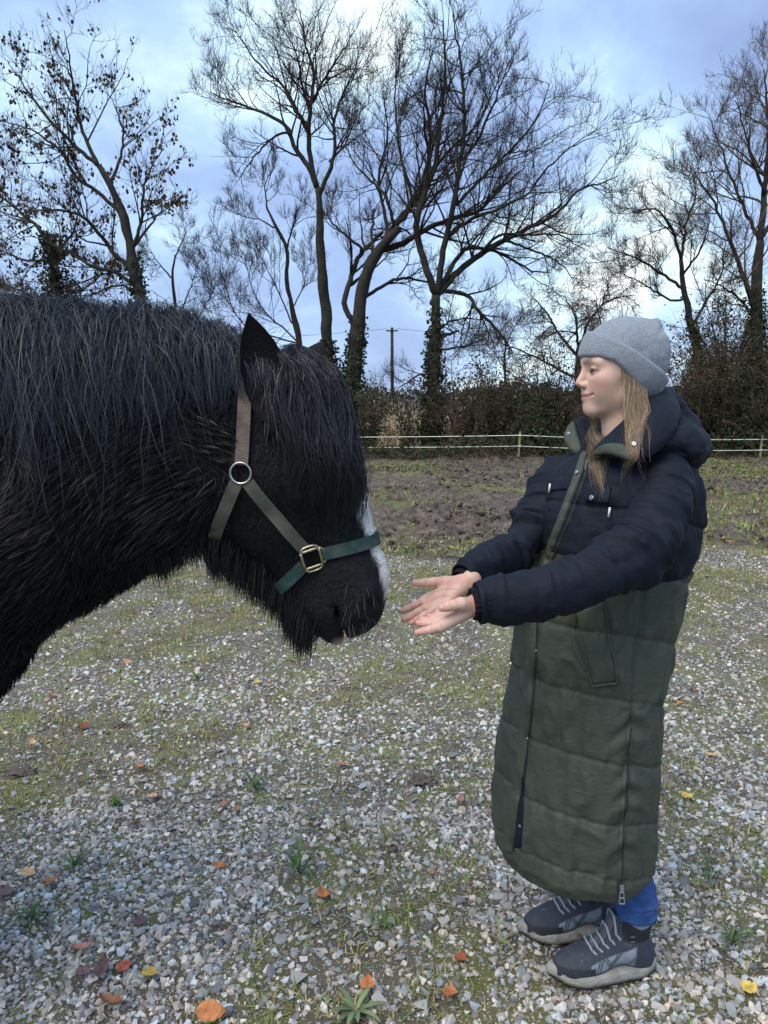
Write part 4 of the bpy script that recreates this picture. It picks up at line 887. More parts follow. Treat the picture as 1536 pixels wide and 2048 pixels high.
# ---- forelock: from between the ears down over the brow
def forelock(n, seed, lock=40):
    rg = np.random.default_rng(seed); li = rg.integers(0, lock, n); u = rg.random(lock)[li]
    r0 = np.array([hp(a, b) for a, b in zip(565 + 55 * u, 712 + 22 * u + rg.normal(0, 4, n))]); r0[:, 1] += rg.normal(-.012, .03, n); ex = 604 + 122 * np.clip(rg.beta(1.1, 1.0, lock)[li] + rg.normal(0, .05, n), 0, 1.02)
    ll = rg.uniform(.34, .48, n) * rg.uniform(.8, 1.05, lock)[li] * np.interp(ex, [612, 700, 735], [.8, 1, .92]); K = 10; st = ll / (K - 1); Pp = np.zeros((n, K, 3)); Pp[:, 0] = r0; ofs = .004 + .014 * rg.random(n)
    nside = np.clip(1 - (ex - 604) / 100, 0, 1); d = norm(np.stack([.4 + .2 * rg.normal(size=n), -.2 - 1.1 * nside + .4 * rg.normal(size=n), -.15 + .2 * rg.normal(size=n)], -1))
    slope = (ex - 590) * PXM / .33; wp_ = rg.uniform(0, 6.28, lock)[li] + rg.normal(0, .3, n)
    for k in range(1, K):
        tgt = np.stack([slope * (.82 - .45 * k / K), -.08 - .55 * nside * (k < 6), np.full(n, -1.0)], -1); d = norm(d * .62 + norm(tgt) * .38 + (.22 * np.sin(wp_ + k * 1.1))[:, None] * np.array([.8, .3, 0]) + .08 * rg.normal(size=(n, 3))); Pp[:, k] = hug(push_out(Pp[:, k - 1] + d * st[:, None], ofs), ofs, .45)
    cx = np.stack([np.bincount(li, Pp[:, -1, k], lock) / np.maximum(np.bincount(li, minlength=lock), 1) for k in range(3)], 1)[li]; w_ = np.linspace(0, 1, K)[None, :, None] ** 1.6 * .62
    return Pp + w_ * (cx[:, None] - Pp[:, -1:])
fl1 = forelock(5000, 41)
hair_mesh('forelock', fl1, rg.uniform(.0006, .0012, len(fl1)), rg, np.array([.012, .014, .019]), .4, root, 'thick forelock hiding the eye', tip=np.array([.015, .013, .014]))
# ear tufts
n = 380; bs_ = hp(552, 790); r0 = bs_ + np.stack([rg.normal(.012, .012, n), rg.normal(-.088, .008, n), rg.normal(-.0, .025, n)], -1)
Pp = strands(r0, np.tile([0, -1., 0], (n, 1)), np.stack([rg.normal(.25, .2, n), rg.normal(-.3, .2, n), np.full(n, -1.0)], -1), rg.uniform(.02, .06, n), 6, rg, .004, grav=.15, lift=.2, curl=.15)
hair_mesh('ear_tuft', Pp, rg.uniform(.0006, .001, n), rg, np.array([.016, .012, .012]), .4, root)
# whiskers on the muzzle
n = 46; r0 = np.array([hp(a, b) for a, b in zip(rg.uniform(690, 760, n), rg.uniform(1150, 1265, n))]); r0[:, 1] = HY - .07
loc = [hb.find_nearest(Vector(q)) for q in r0]; r0 = np.array([l[0] for l in loc]); g = np.array([l[1] for l in loc])
Pp = strands(r0, g, g + rg.normal(0, .25, (n, 3)) + np.array([0, 0, -.5]), rg.uniform(.02, .05, n), 6, rg, .001, grav=.12, lift=.2)
hair_mesh('whiskers', Pp, np.full(n, .00035), rg, np.array([.05, .05, .055]), .4, root)

# ------------------------------------------------------------ person
PHI = R(20); PF = np.array([-math.cos(PHI), -math.sin(PHI), 0]); PL = np.array([math.sin(PHI), -math.cos(PHI), 0])
pbase = np.array([.55, 1.90, 0.0])
person = thing('person', 'person in grey beanie and long navy and olive puffer coat holding out both hands', 'person', pbase)
YAW = R(6); HO = P(1241, 742, 1.89); HF_ = np.array([-math.cos(YAW), -math.sin(YAW), 0]); HL = np.array([math.sin(YAW), -math.cos(YAW), 0]); HU = np.array([0, 0, 1.])
HM = np.stack([HF_, HL, HU], 0)          # rows: head axes
def to_head(p): return (p - HO.astype(np.float32)) @ HM.T.astype(np.float32)
def from_head(q): return np.asarray(q) @ HM + HO
def sy(p):                                 # mirror to the left half
    q = p.copy(); q[:, 1] = np.abs(q[:, 1]); return q
def head_sdf(q):
    m = sy(q)
    d = ell(q, (-.006, 0, .036), (.095, .073, .086))
    d = smin(d, ell(q, (.032, 0, -.018), (.056, .058, .086)), .03)
    d = smin(d, rc(m, (.002, .042, -.058), (.064, .011, -.091), .020, .0155), .026)
    d = smin(d, ell(q, (.068, 0, -.091), (.0185, .018, .0165)), .016)
    d = smin(d, ell(q, (.060, 0, -.058), (.030, .028, .028)), .02)
    d = smin(d, ell(m, (.056, .041, -.022), (.024, .020, .020)), .022)
    d = smin(d, ell(m, (.050, .031, -.046), (.028, .022, .026)), .020)
    d = smin(d, rc(m, (.083, .008, .021), (.072, .045, .019), .010, .009), .018)          # brow
    d = smax(d, -ell(m, (.0935, .031, .001), (.0135, .018, .0125)), .014)                     # eye socket
    d = smin(d, ell(m, (.0735, .0315, 0), (.0138, .016, .0125)), .004)                        # lids
    d = smax(d, -rc(m, (.0910, .0225, -.0022), (.0840, .0430, -.0002), .0038, .0031), .0015)                   # eye opening
    d = smin(d, rc(q, (.086, 0, .006), (.1035, 0, -.0290), .0066, .0080), .009)               # nose
    d = smin(d, ell(m, (.0930, .0108, -.0340), (.0105, .0062, .0072)), .006)
    d = smax(d, -ell(m, (.097, .0065, -.0425), (.0055, .0032, .0035)), .003)
    d = smin(d, rc(m, (.0900, .002, -.0548), (.0800, .0285, -.0568), .0054, .0016), .006)      # lips
    d = smin(d, rc(m, (.0880, .001, -.0672), (.0790, .0270, -.0600), .0064, .0018), .006)
    g = np.minimum(rc(m, (.0985, .0, -.0615), (.0905, .014, -.0608), .0011, .0012), np.minimum(rc(m, (.0905, .014, -.0608), (.0855, .0255, -.0590), .0012, .0012), rc(m, (.0855, .0255, -.0590), (.0775, .0355, -.0545), .0012, .0014))); d = smax(d, -g, .005)
    return d
def fing(p, pts, rs, k=.004):
    d = None
    for i in range(len(pts) - 1):
        e = rc(p, pts[i], pts[i + 1], rs[i], rs[i + 1]); d = e if d is None else smin(d, e, k)
    return d
LH = dict(wrist=P(958, 1208, 1.53), idx=[P(900, 1244, 1.512), P(880, 1254, 1.50), P(862, 1259, 1.495), P(848, 1262, 1.495), P(834, 1265, 1.497)],
          mid=[P(900, 1237, 1.53), P(882, 1243, 1.522), P(862, 1247, 1.517), P(848, 1247, 1.517), P(837, 1246, 1.52)],
          rng=[P(902, 1231, 1.55), P(884, 1235, 1.545), P(866, 1240, 1.54), P(852, 1241, 1.54), P(843, 1239, 1.542)],
          lit=[P(905, 1226, 1.568), P(890, 1229, 1.566), P(876, 1233, 1.562), P(865, 1234, 1.56), P(858, 1232, 1.56)],
          th=[P(940, 1212, 1.52), P(922, 1208, 1.503), P(906, 1211, 1.494), P(895, 1213, 1.492), P(884, 1216, 1.494)])
RH = dict(wrist=P(928, 1168, 1.70), idx=[P(862, 1190, 1.715), P(850, 1200, 1.71), P(830, 1210, 1.70), P(815, 1217, 1.695), P(803, 1222, 1.69)],
          mid=[P(868, 1200, 1.695), P(858, 1211, 1.69), P(836, 1224, 1.675), P(820, 1233, 1.668), P(808, 1239, 1.665)],
          rng=[P(876, 1208, 1.675), P(868, 1219, 1.668), P(848, 1231, 1.655), P(833, 1240, 1.648), P(822, 1246, 1.645)],
          lit=[P(888, 1212, 1.655), P(880, 1224, 1.648), P(866, 1234, 1.637), P(852, 1242, 1.632), P(843, 1247, 1.63)],
          th=[P(910, 1166, 1.705), P(892, 1164, 1.718), P(868, 1164, 1.722), P(850, 1165, 1.72), P(830, 1166, 1.717)])
def hand_sdf(p, h):
    d = rc(p, h['wrist'] + (h['wrist'] - h['mid'][1]) * .2, h['wrist'], .024, .024)
    for k_, r0 in (('idx', .0125), ('mid', .0125), ('rng', .012), ('lit', .011)):
        d = smin(d, rc(p, h['wrist'] * .75 + h[k_][0] * .25, h[k_][1], .0155, r0 * .93), .012)
    pal = d
    for k_, r0 in (('idx', .0086), ('mid', .0088), ('rng', .0083), ('lit', .0074)):
        f = fing(p, h[k_][1:], [r0 * 1.08, r0 * 1.0, r0 * .88, r0 * .74]); pal = smin(pal, f, .005)
    f = fing(p, h['th'], [.0165, .0135, .0105, .0098, .0080]); return smin(pal, f, .008)
def core_sdf(p):
    nb = from_head((-.022, 0, -.2)); d = rc(p, from_head((-.004, 0, -.06)), nb, .050, .054)
    ch = pbase + np.array([0, 0, 1.28]); pel = pbase + np.array([0, 0, .9]); d = smin(d, rc(p, nb, ch, .045, .03), .02); d = smin(d, rc(p, ch, pel, .03, .03), .03)
    for h, pts in ((LH, [(1324, 950, 1.745), (1240, 1113, 1.592)]), (RH, [(1125, 955, 2.05), (1030, 1095, 1.88)])):
        a, b = P(*pts[0]), P(*pts[1]); d = smin(d, rc(p, ch + np.array([0, 0, .03]), a, .03, .02), .03); d = smin(d, rc(p, a, b, .02, .018), .02); d = smin(d, rc(p, b, h['wrist'], .018, .022), .02)
    for f in FEET: 
        k = f * .35 + (pbase + (f - pbase) * .3) * .65 + np.array([-.02, 0, .45]); d = smin(d, rc(p, pel, k, .03, .02), .03); d = smin(d, rc(p, k, f + np.array([0, 0, .10]), .02, .018), .02)
    return d
toeN, heelN = PG(1104, 1962), PG(1306, 1942); toeF, heelF = PG(1054, 1876), PG(1236, 1862)
FEET = [heelN + (toeN - heelN) * .25, heelF + (toeF - heelF) * .25]
def near_box(p, c, r): return (np.abs(p - np.asarray(c, np.float32)) < r).all(1)
def person_sdf(p):
    p = p.astype(np.float32); d = core_sdf(p)
    m = near_box(p, HO, .19)
    if m.any(): d[m] = smin(d[m], head_sdf(to_head(p[m])), .02)
    for h in (LH, RH):
        m = near_box(p, (h['wrist'] + h['mid'][4]) / 2, .14)
        if m.any(): d[m] = smin(d[m], hand_sdf(p[m], h), .006)
    return d
V, Q = nets(person_sdf, (.0, 1.40, .02), (.86, 2.22, 1.70), .0032)
BV, BQ = V, Q
q = to_head(V); hd = near_box(V, HO, .17); m = sy(q)
skin = np.array([.66, .45, .35]); c = np.tile(skin, (len(V), 1))
def blend(c, w_, col_): return c * (1 - w_[:, None]) + w_[:, None] * np.asarray(col_)
c = blend(c, .55 * hd * np.exp(-(((m[:, 0] - .07) / .035) ** 2 + ((m[:, 1] - .045) / .025) ** 2 + ((m[:, 2] + .03) / .022) ** 2)), (.55, .20, .16))      # blush
c = blend(c, .5 * hd * np.exp(-(((q[:, 0] - .108) / .012) ** 2 + (q[:, 1] / .012) ** 2 + ((q[:, 2] + .034) / .012) ** 2)), (.55, .22, .17))
lipd = np.minimum(rc(m.astype(np.float32), (.0915, .002, -.0555), (.0805, .0300, -.0565), .0062, .0020), rc(m.astype(np.float32), (.0905, .001, -.0668), (.0795, .0285, -.0598), .0070, .0020))
c = blend(c, .85 * hd * sst(.0012, -.0012, lipd), (.47, .19, .17))
gl = np.minimum(rc(m.astype(np.float32), (.0945, .0, -.0612), (.0885, .014, -.0608), .001, .001), rc(m.astype(np.float32), (.0885, .014, -.0608), (.0845, .0255, -.0590), .001, .001)); gl = np.minimum(gl, rc(m.astype(np.float32), (.0845, .0255, -.0590), (.0765, .0355, -.0545), .001, .001)); c = blend(c, .5 * hd * sst(.0028, .0006, gl), (.16, .05, .045))
br = np.minimum(rc(m.astype(np.float32), (.093, .011, .0200), (.086, .030, .0245), .0046, .0040), rc(m.astype(np.float32), (.086, .030, .0245), (.070, .050, .0190), .0040, .0018)); c = blend(c, .66 * hd * sst(.0045, -.001, br), (.10, .06, .038))
ey = np.sqrt(((m[:, 1] - .0325) / .0160) ** 2 + ((q[:, 2] + .0012) / .0056) ** 2); c = blend(c, .9 * hd * (q[:, 0] > .066) * sst(1.32, .98, ey) * (q[:, 2] > -.003), (.05, .032, .025)); c = blend(c, .35 * hd * (q[:, 0] > .07) * sst(1.9, 1.2, ey), (.33, .17, .13))
hands = ~hd & (V[:, 0] < .35); k = sst(-.05, .35, fbm(V * 55, 2, 3)); c[hands] = blend(c[hands], .55 * k[hands] + .2, (.60, .31, .25))
tips = np.zeros(len(V))
for h in (LH, RH):
    for f in ('idx', 'mid', 'rng', 'lit', 'th'): tips = np.maximum(tips, np.exp(-((V - h[f][4]) ** 2).sum(1) / .016 ** 2))
c = blend(c, .55 * tips, (.62, .25, .21))
vp = PX(V)
def seglines(lines, w_):
    r_ = np.full(len(V), 99.)
    for l_ in lines:
        l_ = resample(np.array(l_, float), 24)
        for a_, b_ in zip(l_[:-1], l_[1:]):
            ab = b_ - a_; t_ = np.clip(((vp - a_) @ ab) / max(ab @ ab, 1e-6), 0, 1); r_ = np.minimum(r_, np.linalg.norm(vp - a_ - t_[:, None] * ab, axis=1))
    return np.exp(-(r_ / w_) ** 2)
pm = (~hd) & (V[:, 0] < .26) & (V[:, 1] > 1.585); pm2 = (~hd) & (V[:, 0] < .26) & (V[:, 1] <= 1.585)
c = blend(c, .5 * pm * seglines([[(912, 1178), (890, 1178), (868, 1184), (853, 1193)], [(905, 1194), (885, 1192), (866, 1200), (856, 1207)], [(905, 1205), (892, 1206), (874, 1216), (866, 1224)], [(872, 1160), (871, 1169)], [(851, 1161), (850, 1169)], [(838, 1200), (843, 1208)], [(820, 1208), (825, 1217)], [(843, 1214), (849, 1222)], [(826, 1225), (831, 1233)], [(853, 1222), (859, 1232)], [(836, 1234), (841, 1242)]], 1.6), (.36, .16, .13))
c = blend(c, .45 * pm2 * seglines([[(903, 1206), (905, 1216)], [(899, 1206), (901, 1216)], [(932, 1212), (912, 1222), (893, 1234)], [(880, 1247), (884, 1256)], [(861, 1252), (863, 1263)], [(862, 1241), (864, 1250)]], 1.5), (.36, .17, .14))
m_skin = mat('skin', attr=True, rough=.5, spec=.4, sss=.12, bump=.12, bump_scale=260)
body_o = mk('body', V, Q, m_skin, person, col=c)
for s in (-1, 1):
    bm = bmesh.new(); bmesh.ops.create_uvsphere(bm, u_segments=32, v_segments=24, radius=.0118); E = np.array([v.co for v in bm.verts]); Fe = [[v.index for v in f.verts] for f in bm.faces]; bm.free()
    g = norm(np.array([1, .42, -.12])); a = np.arccos(np.clip((E / .0118) @ g, -1, 1)); ec = np.where(a[:, None] < .24, [.008, .008, .008], np.where(a[:, None] < .60, [.05, .038, .026], [.40, .36, .34]))
    mk('eye', from_head(E + np.array([.0752, s * .0318, -.0008])), [np.array([f for f in Fe if len(f) == 4]), np.array([f for f in Fe if len(f) == 3])], mat('eyeball', attr=True, rough=.25, spec=.5), person, col=ec)
# thumb nail and finger nails that show
def nail(tip, prev, nrm, w_, l_):
    ax = norm(tip - prev); sd = norm(np.cross(ax, nrm)); u, v = np.meshgrid(np.linspace(-1, 1, 7), np.linspace(-1, 1, 9), indexing='ij')
    x = u * np.sqrt(np.clip(1.05 - np.abs(v) ** 4 * .55, 0, 1)); pt = tip - ax * l_ * .4 + sd * (x * w_)[..., None] + ax * (v * l_ * .6)[..., None] + nrm * (.0012 - .0035 * x ** 2 - .001 * v ** 2)[..., None]
    return pt.reshape(-1, 3), grid_faces(7, 9)
m_nail = mat('fingernail', (.62, .42, .36), .25, .5)
tp_, pv_ = LH['th'][4], LH['th'][3]; nn_ = norm(np.array([.25, -1, .55])); ax_ = norm(tp_ - pv_); nn_ = norm(nn_ - (nn_ @ ax_) * ax_); V, F = nail(tp_ + nn_ * .0078, pv_ + nn_ * .0078, nn_, .0062, .0085); mk('fingernail', V, F, m_nail, person)

# ---- beanie
def cap_s(q): return q @ np.array([-.469, 0, .883], np.float32)
def cap_bottom(q): return np.interp(q[:, 0], [-.11, -.077, -.04, -.009, .02, .045, .075, .11], [-.042, -.040, -.034, -.026, -.013, -.004, -.009, -.021]).astype(np.float32)
def crown_sdf(q):
    d = ell(q, (-.008, 0, .039), (.102, .080, .088)); d = smin(d, ell(q, (-.054, 0, .036), (.056, .068, .070)), .03); d = smin(d, rc(q, (-.020, 0, .060), (-.080, .004, .106), .061, .020), .016)
    crease = np.abs((q[:, 0] + .075) * .8 + (q[:, 2] - .09) * .75) ; d = d + .0035 * np.exp(-(crease / .006) ** 2) * sst(.06, .1, q[:, 2]) * sst(-.02, -.05, q[:, 0])
    d = d + .0022 * fbm(q * np.array([22, 22, 34]), 2, 5)
    return smax(d, (.008 - cap_s(q)), .004)
def cuff_sdf(q):
    d = ell(q, (-.009, 0, .034), (.1130, .0890, .106)); d = smin(d, ell(q, (-.050, 0, .014), (.064, .080, .092)), .03); s = cap_s(q); top = .046 - .10 * (.08 - q[:, 0]) * .9; d = smax(d, s - np.clip(top, .028, .047), .010); d = smax(d, cap_bottom(q) - s, .008)
    return d + .0008 * noise(q * 40, 3)
m_knit = mat('grey_knit', (.27, .30, .345), .95, .15, var=.28, var_scale=170, bump=.45, bump_scale=330, sheen=.3)
def knit_ribs(m):
    t = m.node_tree; b = t.nodes['Principled BSDF']; co = nd(t, 'ShaderNodeTexCoord'); mp_ = nd(t, 'ShaderNodeMapping'); mp_.inputs['Scale'].default_value = (60, 60, 420); mp_.inputs['Rotation'].default_value = (0, R(-28), 0); t.links.new(co.outputs['Object'], mp_.inputs[0])
    n = nd(t, 'ShaderNodeTexNoise'); n.inputs['Scale'].default_value = 3; n.inputs['Detail'].default_value = 3; t.links.new(mp_.outputs[0], n.inputs['Vector']); bp = nd(t, 'ShaderNodeBump'); bp.inputs['Strength'].default_value = .35; bp.inputs['Distance'].default_value = .004; t.links.new(n.outputs['Fac'], bp.inputs['Height'])
    old = b.inputs['Normal'].links[0].from_node; t.links.new(bp.outputs[0], old.inputs['Normal'])
knit_ribs(m_knit)
V, Q = nets(crown_sdf, (-.16, -.11, -.07), (.12, .11, .15), .0034); cap = mk('beanie', from_head(V), Q, m_knit, person)
V, Q = nets(cuff_sdf, (-.16, -.11, -.11), (.13, .11, .12), .0034); mk('cuff', from_head(V), Q, m_knit, cap)

# ---- dark knit jumper showing at the neck
t = np.linspace(0, 2 * np.pi, 64, endpoint=False); lv = [(-.190, .064, .066), (-.200, .080, .076), (-.212, .094, .092), (-.23, .115, .125), (-.27, .13, .15)]
W = np.stack([np.stack([-.014 + a_ * np.cos(t) * (.9 if z_ > -.14 else 1), b_ * np.sin(t), z_ - .030 * np.clip(np.cos(t), 0, 1) + .004 * np.sin(9 * t)], -1) for z_, a_, b_ in lv]); i = np.arange(4)[:, None] * 64; j = np.arange(64)[None]
mk('jumper', from_head(W.reshape(-1, 3)), np.stack([i + j, i + 64 + j, i + 64 + (j + 1) % 64, i + (j + 1) % 64], -1).reshape(-1, 4), mat('dark_knit', (.012, .013, .02), .95, .15, bump=.8, bump_scale=180), person)
# ---- coat body
rows = [(1790, 1008, 1272), (1700, 998, 1278), (1600, 1003, 1283), (1500, 1014, 1290), (1400, 1027, 1300), (1300, 1039, 1320), (1240, 1045, 1333), (1180, 1055, 1348), (1130, 1068, 1359), (1080, 1080, 1367), (1030, 1092, 1373), (980, 1110, 1371), (945, 1130, 1359), (915, 1154, 1337), (890, 1180, 1309), (870, 1200, 1289)]
RZ = np.array([P(1200, r_[0], 1.9)[2] for r_ in rows]); RC_ = np.array([(P(r_[1], r_[0], 1.9)[0] + P(r_[2], r_[0], 1.9)[0]) / 2 for r_ in rows]); RW = np.array([(P(r_[2], r_[0], 1.9)[0] - P(r_[1], r_[0], 1.9)[0]) / 2 for r_ in rows])
HEM = .285
def coat_pt(th, z):
    """coat surface before quilting; th=0 front, +pi/2 her left"""
    w_ = np.interp(z, RZ, RW); cx = np.interp(z, RZ, RC_); b = np.interp(z, [.28, .5, .8, 1.0, 1.2, 1.33, 1.38, 1.42, 1.45], [.232, .226, .215, .205, .20, .192, .165, .12, .09]); b = np.minimum(b, w_ * .97 / math.sin(PHI) * .5)
    a = np.sqrt(np.maximum(w_ ** 2 - (b * math.sin(PHI)) ** 2, .003)) / math.cos(PHI)
    e = .86; ct, st = np.cos(th), np.sin(th); fx = np.sign(ct) * np.abs(ct) ** e * a; ly = np.sign(st) * np.abs(st) ** e * b
    cy = np.interp(z, [.3, 1.0, 1.45], [1.895, 1.90, 1.895])
    return np.stack([cx + fx * PF[0] + ly * PL[0], cy + fx * PF[1] + ly * PL[1], z], -1)
SEAMS = np.array([.345, .50, .652, .802, .952, 1.10, 1.235, 1.36])
NT, NZ = 230, 264
th = np.linspace(0, 2 * np.pi, NT, endpoint=False)[:, None] + np.zeros((1, NZ)); KZ = 172
spl = 1.098 + .045 * np.clip(np.cos(th[:, :1]), 0, 1) ** 2 + .004 * np.sin(3 * th[:, :1])
kk_ = np.arange(NZ)[None] + np.zeros((NT, 1)); zz_ = np.where(kk_ <= KZ, HEM + (spl - HEM) * kk_ / KZ, spl + (1.412 - spl) * (kk_ - KZ) / (NZ - 1 - KZ))
base = coat_pt(th.ravel(), zz_.ravel()).reshape(NT, NZ, 3)
dth = np.roll(base, -1, 0) - np.roll(base, 1, 0); dz_ = np.gradient(base, axis=1); nrm = norm(np.cross(dth, dz_))
tw = np.minimum(np.abs(th), 2 * np.pi - np.abs(th)); arc = th * .21
# seams sag toward the side, lift toward the front
zs = zz_ - .036 * np.cos(th) + .014 * np.cos(2 * th + .6) + .006 * noise(np.stack([arc * 6, zz_ * 0, 0 * arc], -1), 5)
seg = np.searchsorted(SEAMS, zs.ravel()).reshape(zs.shape); lo = np.concatenate([[.20], SEAMS])[np.clip(seg, 0, len(SEAMS))]; hi_ = np.concatenate([SEAMS, [1.5]])[np.clip(seg, 0, len(SEAMS))]
uu = np.clip((zs - lo) / (hi_ - lo), 0, 1); puff = np.sin(np.pi * uu) ** .5; dseam = np.minimum(zs - lo, hi_ - zs)
PT = np.stack([arc, zz_, 0 * arc], -1)
PT3 = np.stack([np.cos(th) * .21, np.sin(th) * .21, zz_], -1)
disp = .0058 * (puff - .75) - .003 * np.exp(-(dseam / .004) ** 2)
gath = fbm(PT3 * np.array([45, 45, 12]), 2, 7) * np.exp(-(dseam / .032) ** 2) * .0045
diag = PT3.copy(); diag[..., 2] += .35 * arc
wr = 1 - np.abs(fbm(diag * np.array([9, 9, 6]), 3, 12)) * 1.6; wr = np.clip(wr, 0, 1) ** 2
fold = fbm(PT3 * np.array([7, 7, 2.2]), 3, 15)
disp += gath * 1.3 + 0.008 * (wr - .4) * (zz_ < 1.1) + .016 * fold * sst(1.15, .6, zz_) + .008 * (zz_ >= 1.1) * fbm(PT3 * 13, 3, 19)
# side seam and the ruched zip line below it
zl_y, zl_x = [1100, 1290, 1400, 1455, 1640, 1800], [1292, 1281, 1268, 1262, 1248, 1240]
bpx = PX(base); i0, i1 = int(NT * .10), int(NT * .42); er = np.abs(bpx[i0:i1, :, 0] - np.interp(bpx[i0:i1, :, 1], zl_y, zl_x)); zi = er.argmin(0) + i0
zipth = th[zi, np.arange(NZ)]; zipth = np.convolve(np.pad(zipth, 10, mode='edge'), np.ones(21) / 21, 'valid')[None]; dzp = (th - zipth) * .2
disp -= .008 * np.exp(-(dzp / .007) ** 2); disp += np.exp(-(dzp / .05) ** 2) * .0075 * noise(np.stack([dzp * 10, zz_ * 38 + dzp * 25 * np.sign(dzp), 0 * zz_], -1), 8) * (zz_ < .8)
disp *= sst(HEM - .001, HEM + .03, zz_) * .9 + .1
tuck = sst(HEM + .045, HEM, zz_); W3 = base + nrm * disp[..., None]; ctr_ = base.mean(0, keepdims=True); W3 = W3 + (ctr_ - W3) * (tuck * .09)[..., None] * np.array([1, 1, 0])
hemz = .008 * np.cos(th) + .030 * sst(-.2, .9, np.sin(th)) + .006 * noise(np.stack([np.cos(th) * 3, np.sin(th) * 3, 0 * th], -1), 2); W3[..., 2] += hemz * sst(.6, HEM, zz_)
m_olive = mat('olive_nylon', (.056, .066, .050), .58, .3, var=.14, var_scale=6, bump=.12, bump_scale=120)
m_navy = mat('navy_nylon', (.0075, .0105, .0195), .7, .2, var=.06, var_scale=6, bump=.08, bump_scale=120)
def fabric(m, sc=(26, 26, 60), st=.35):
    t = m.node_tree; b = t.nodes['Principled BSDF']; old = b.inputs['Normal'].links[0].from_node; co = nd(t, 'ShaderNodeTexCoord'); n = nd(t, 'ShaderNodeTexNoise'); n.inputs['Scale'].default_value = 1; n.inputs['Detail'].default_value = 4; n.inputs['Distortion'].default_value = .8
    mp_ = nd(t, 'ShaderNodeMapping'); mp_.inputs['Scale'].default_value = sc; t.links.new(co.outputs['Object'], mp_.inputs[0]); t.links.new(mp_.outputs[0], n.inputs['Vector']); bp = nd(t, 'ShaderNodeBump'); bp.inputs['Strength'].default_value = st; bp.inputs['Distance'].default_value = .012; t.links.new(n.outputs['Fac'], bp.inputs['Height']); t.links.new(bp.outputs[0], old.inputs['Normal'])
fabric(m_olive, (30, 30, 48), .26); fabric(m_navy, (26, 26, 36), .2)
kz = KZ
# the navy yoke overlaps the olive skirt of the coat
def tubemesh(W):
    n0, n1 = W.shape[:2]; return W.reshape(-1, 3), grid_faces(n0, n1, True)
low = W3[:, :kz + 4]; inner = low[:, :1] + (ctr_[:, :1] - low[:, :1]) * .12 * np.array([1, 1, 0]) + np.array([0, 0, .02]); inner2 = inner + np.array([0, 0, .25]) + (ctr_[:, :1] - inner) * .05 * np.array([1, 1, 0])
Vc, Fc = tubemesh(np.concatenate([inner2, inner, low], 1)); coat = mk('coat', Vc, Fc, m_olive, person); coat['label'] = 'long quilted puffer coat with olive skirt and navy yoke'
up = W3[:, kz:].copy(); up = up + nrm[:, kz:] * (.004 * sst(0, .02, zz_[:, kz:] - zz_[:, kz:kz + 1]) + .001)[..., None]
Vu, Fu = tubemesh(np.concatenate([W3[:, kz:kz + 1] - nrm[:, kz:kz + 1] * .006, up], 1)); yoke = mk('yoke', Vu, Fu, m_navy, coat)
cb = bvh_of(np.concatenate([Vc, Vu]), np.concatenate([Fc, Fu + len(Vc)]))

# ---- sleeves
def sleeve(pts, seed, n=190, s_=96, cuff=True, seam_step=.135):
    q = np.array([np.append(P(*a[:3]), a[3]) for a in pts]); q = resample(q, n); c, r_ = q[:, :3], q[:, 3]; T, A, B = frames(c[None]); A, B = A[0], B[0]
    s = np.concatenate([[0], np.cumsum(np.linalg.norm(np.diff(c, axis=0), axis=1))]); t = np.linspace(0, 2 * np.pi, s_, endpoint=False); dirs = np.cos(t)[None, :, None] * A[:, None] + np.sin(t)[None, :, None] * B[:, None]
    S, TT = np.meshgrid(s, t, indexing='ij'); p3 = np.stack([np.cos(TT) * .07, np.sin(TT) * .07, S], -1)
    bend = np.exp(-((S - s[-1] * .46) / .10) ** 2)
    rid = 1 - np.abs(fbm(p3 * np.array([6, 6, 17]) + seed, 3, seed)) * 1.9; rid = np.clip(rid, 0, 1) ** 1.5
    diag = p3.copy(); diag[..., 2] += .05 * np.cos(TT + seed); rid2 = np.clip(1 - np.abs(noise(diag * np.array([5, 5, 12]) + 3, seed + 4)) * 2.2, 0, 1) ** 1.5
    sm = np.abs(((S + .03) / seam_step + .5) % 1 - .5) * seam_step; d = -.004 * np.exp(-(sm / .006) ** 2) + (.006 + .010 * bend) * (rid - .35) + (.005 + .010 * bend) * (rid2 - .3) + .008 * fbm(p3 * np.array([10, 10, 7]), 2, seed + 9)
    d *= sst(s[-1], s[-1] - .015, S) * .85 + .15
    W = c[:, None] + dirs * (r_[:, None] + d)[..., None]
    if cuff:   # turned-in end
        e = W[-1:]; cc = c[-1]; W = np.concatenate([W, cc + (e - cc) * .90 + T[0][-1] * .001, cc + (e - cc) * .84 - T[0][-1] * .006, cc + (e - cc) * .78 - T[0][-1] * .05], 0)
    n_ = W.shape[0]; i = np.arange(n_ - 1)[:, None] * s_; j = np.arange(s_)[None]; F = np.stack([i + j, i + (j + 1) % s_, i + s_ + (j + 1) % s_, i + s_ + j], -1).reshape(-1, 4)
    return W.reshape(-1, 3), F, c, T[0]
SL = sleeve([(1316, 922, 1.80, .050), (1328, 968, 1.755, .068), (1308, 1045, 1.675, .069), (1250, 1118, 1.60, .064), (1165, 1165, 1.56, .057), (1060, 1191, 1.54, .051), (955, 1207, 1.525, .043)], 3)
mk('sleeve', SL[0], SL[1], m_navy, coat)
SR = sleeve([(1132, 930, 2.06, .055), (1114, 978, 2.03, .070), (1080, 1045, 1.95, .064), (1037, 1098, 1.86, .054), (980, 1130, 1.772, .049), (928, 1161, 1.716, .040)], 5)
mk('sleeve', SR[0], SR[1], m_navy, coat)
m_rib = mat('black_ribbing', (.008, .009, .012), .8, .2, bump=.6, bump_scale=200)
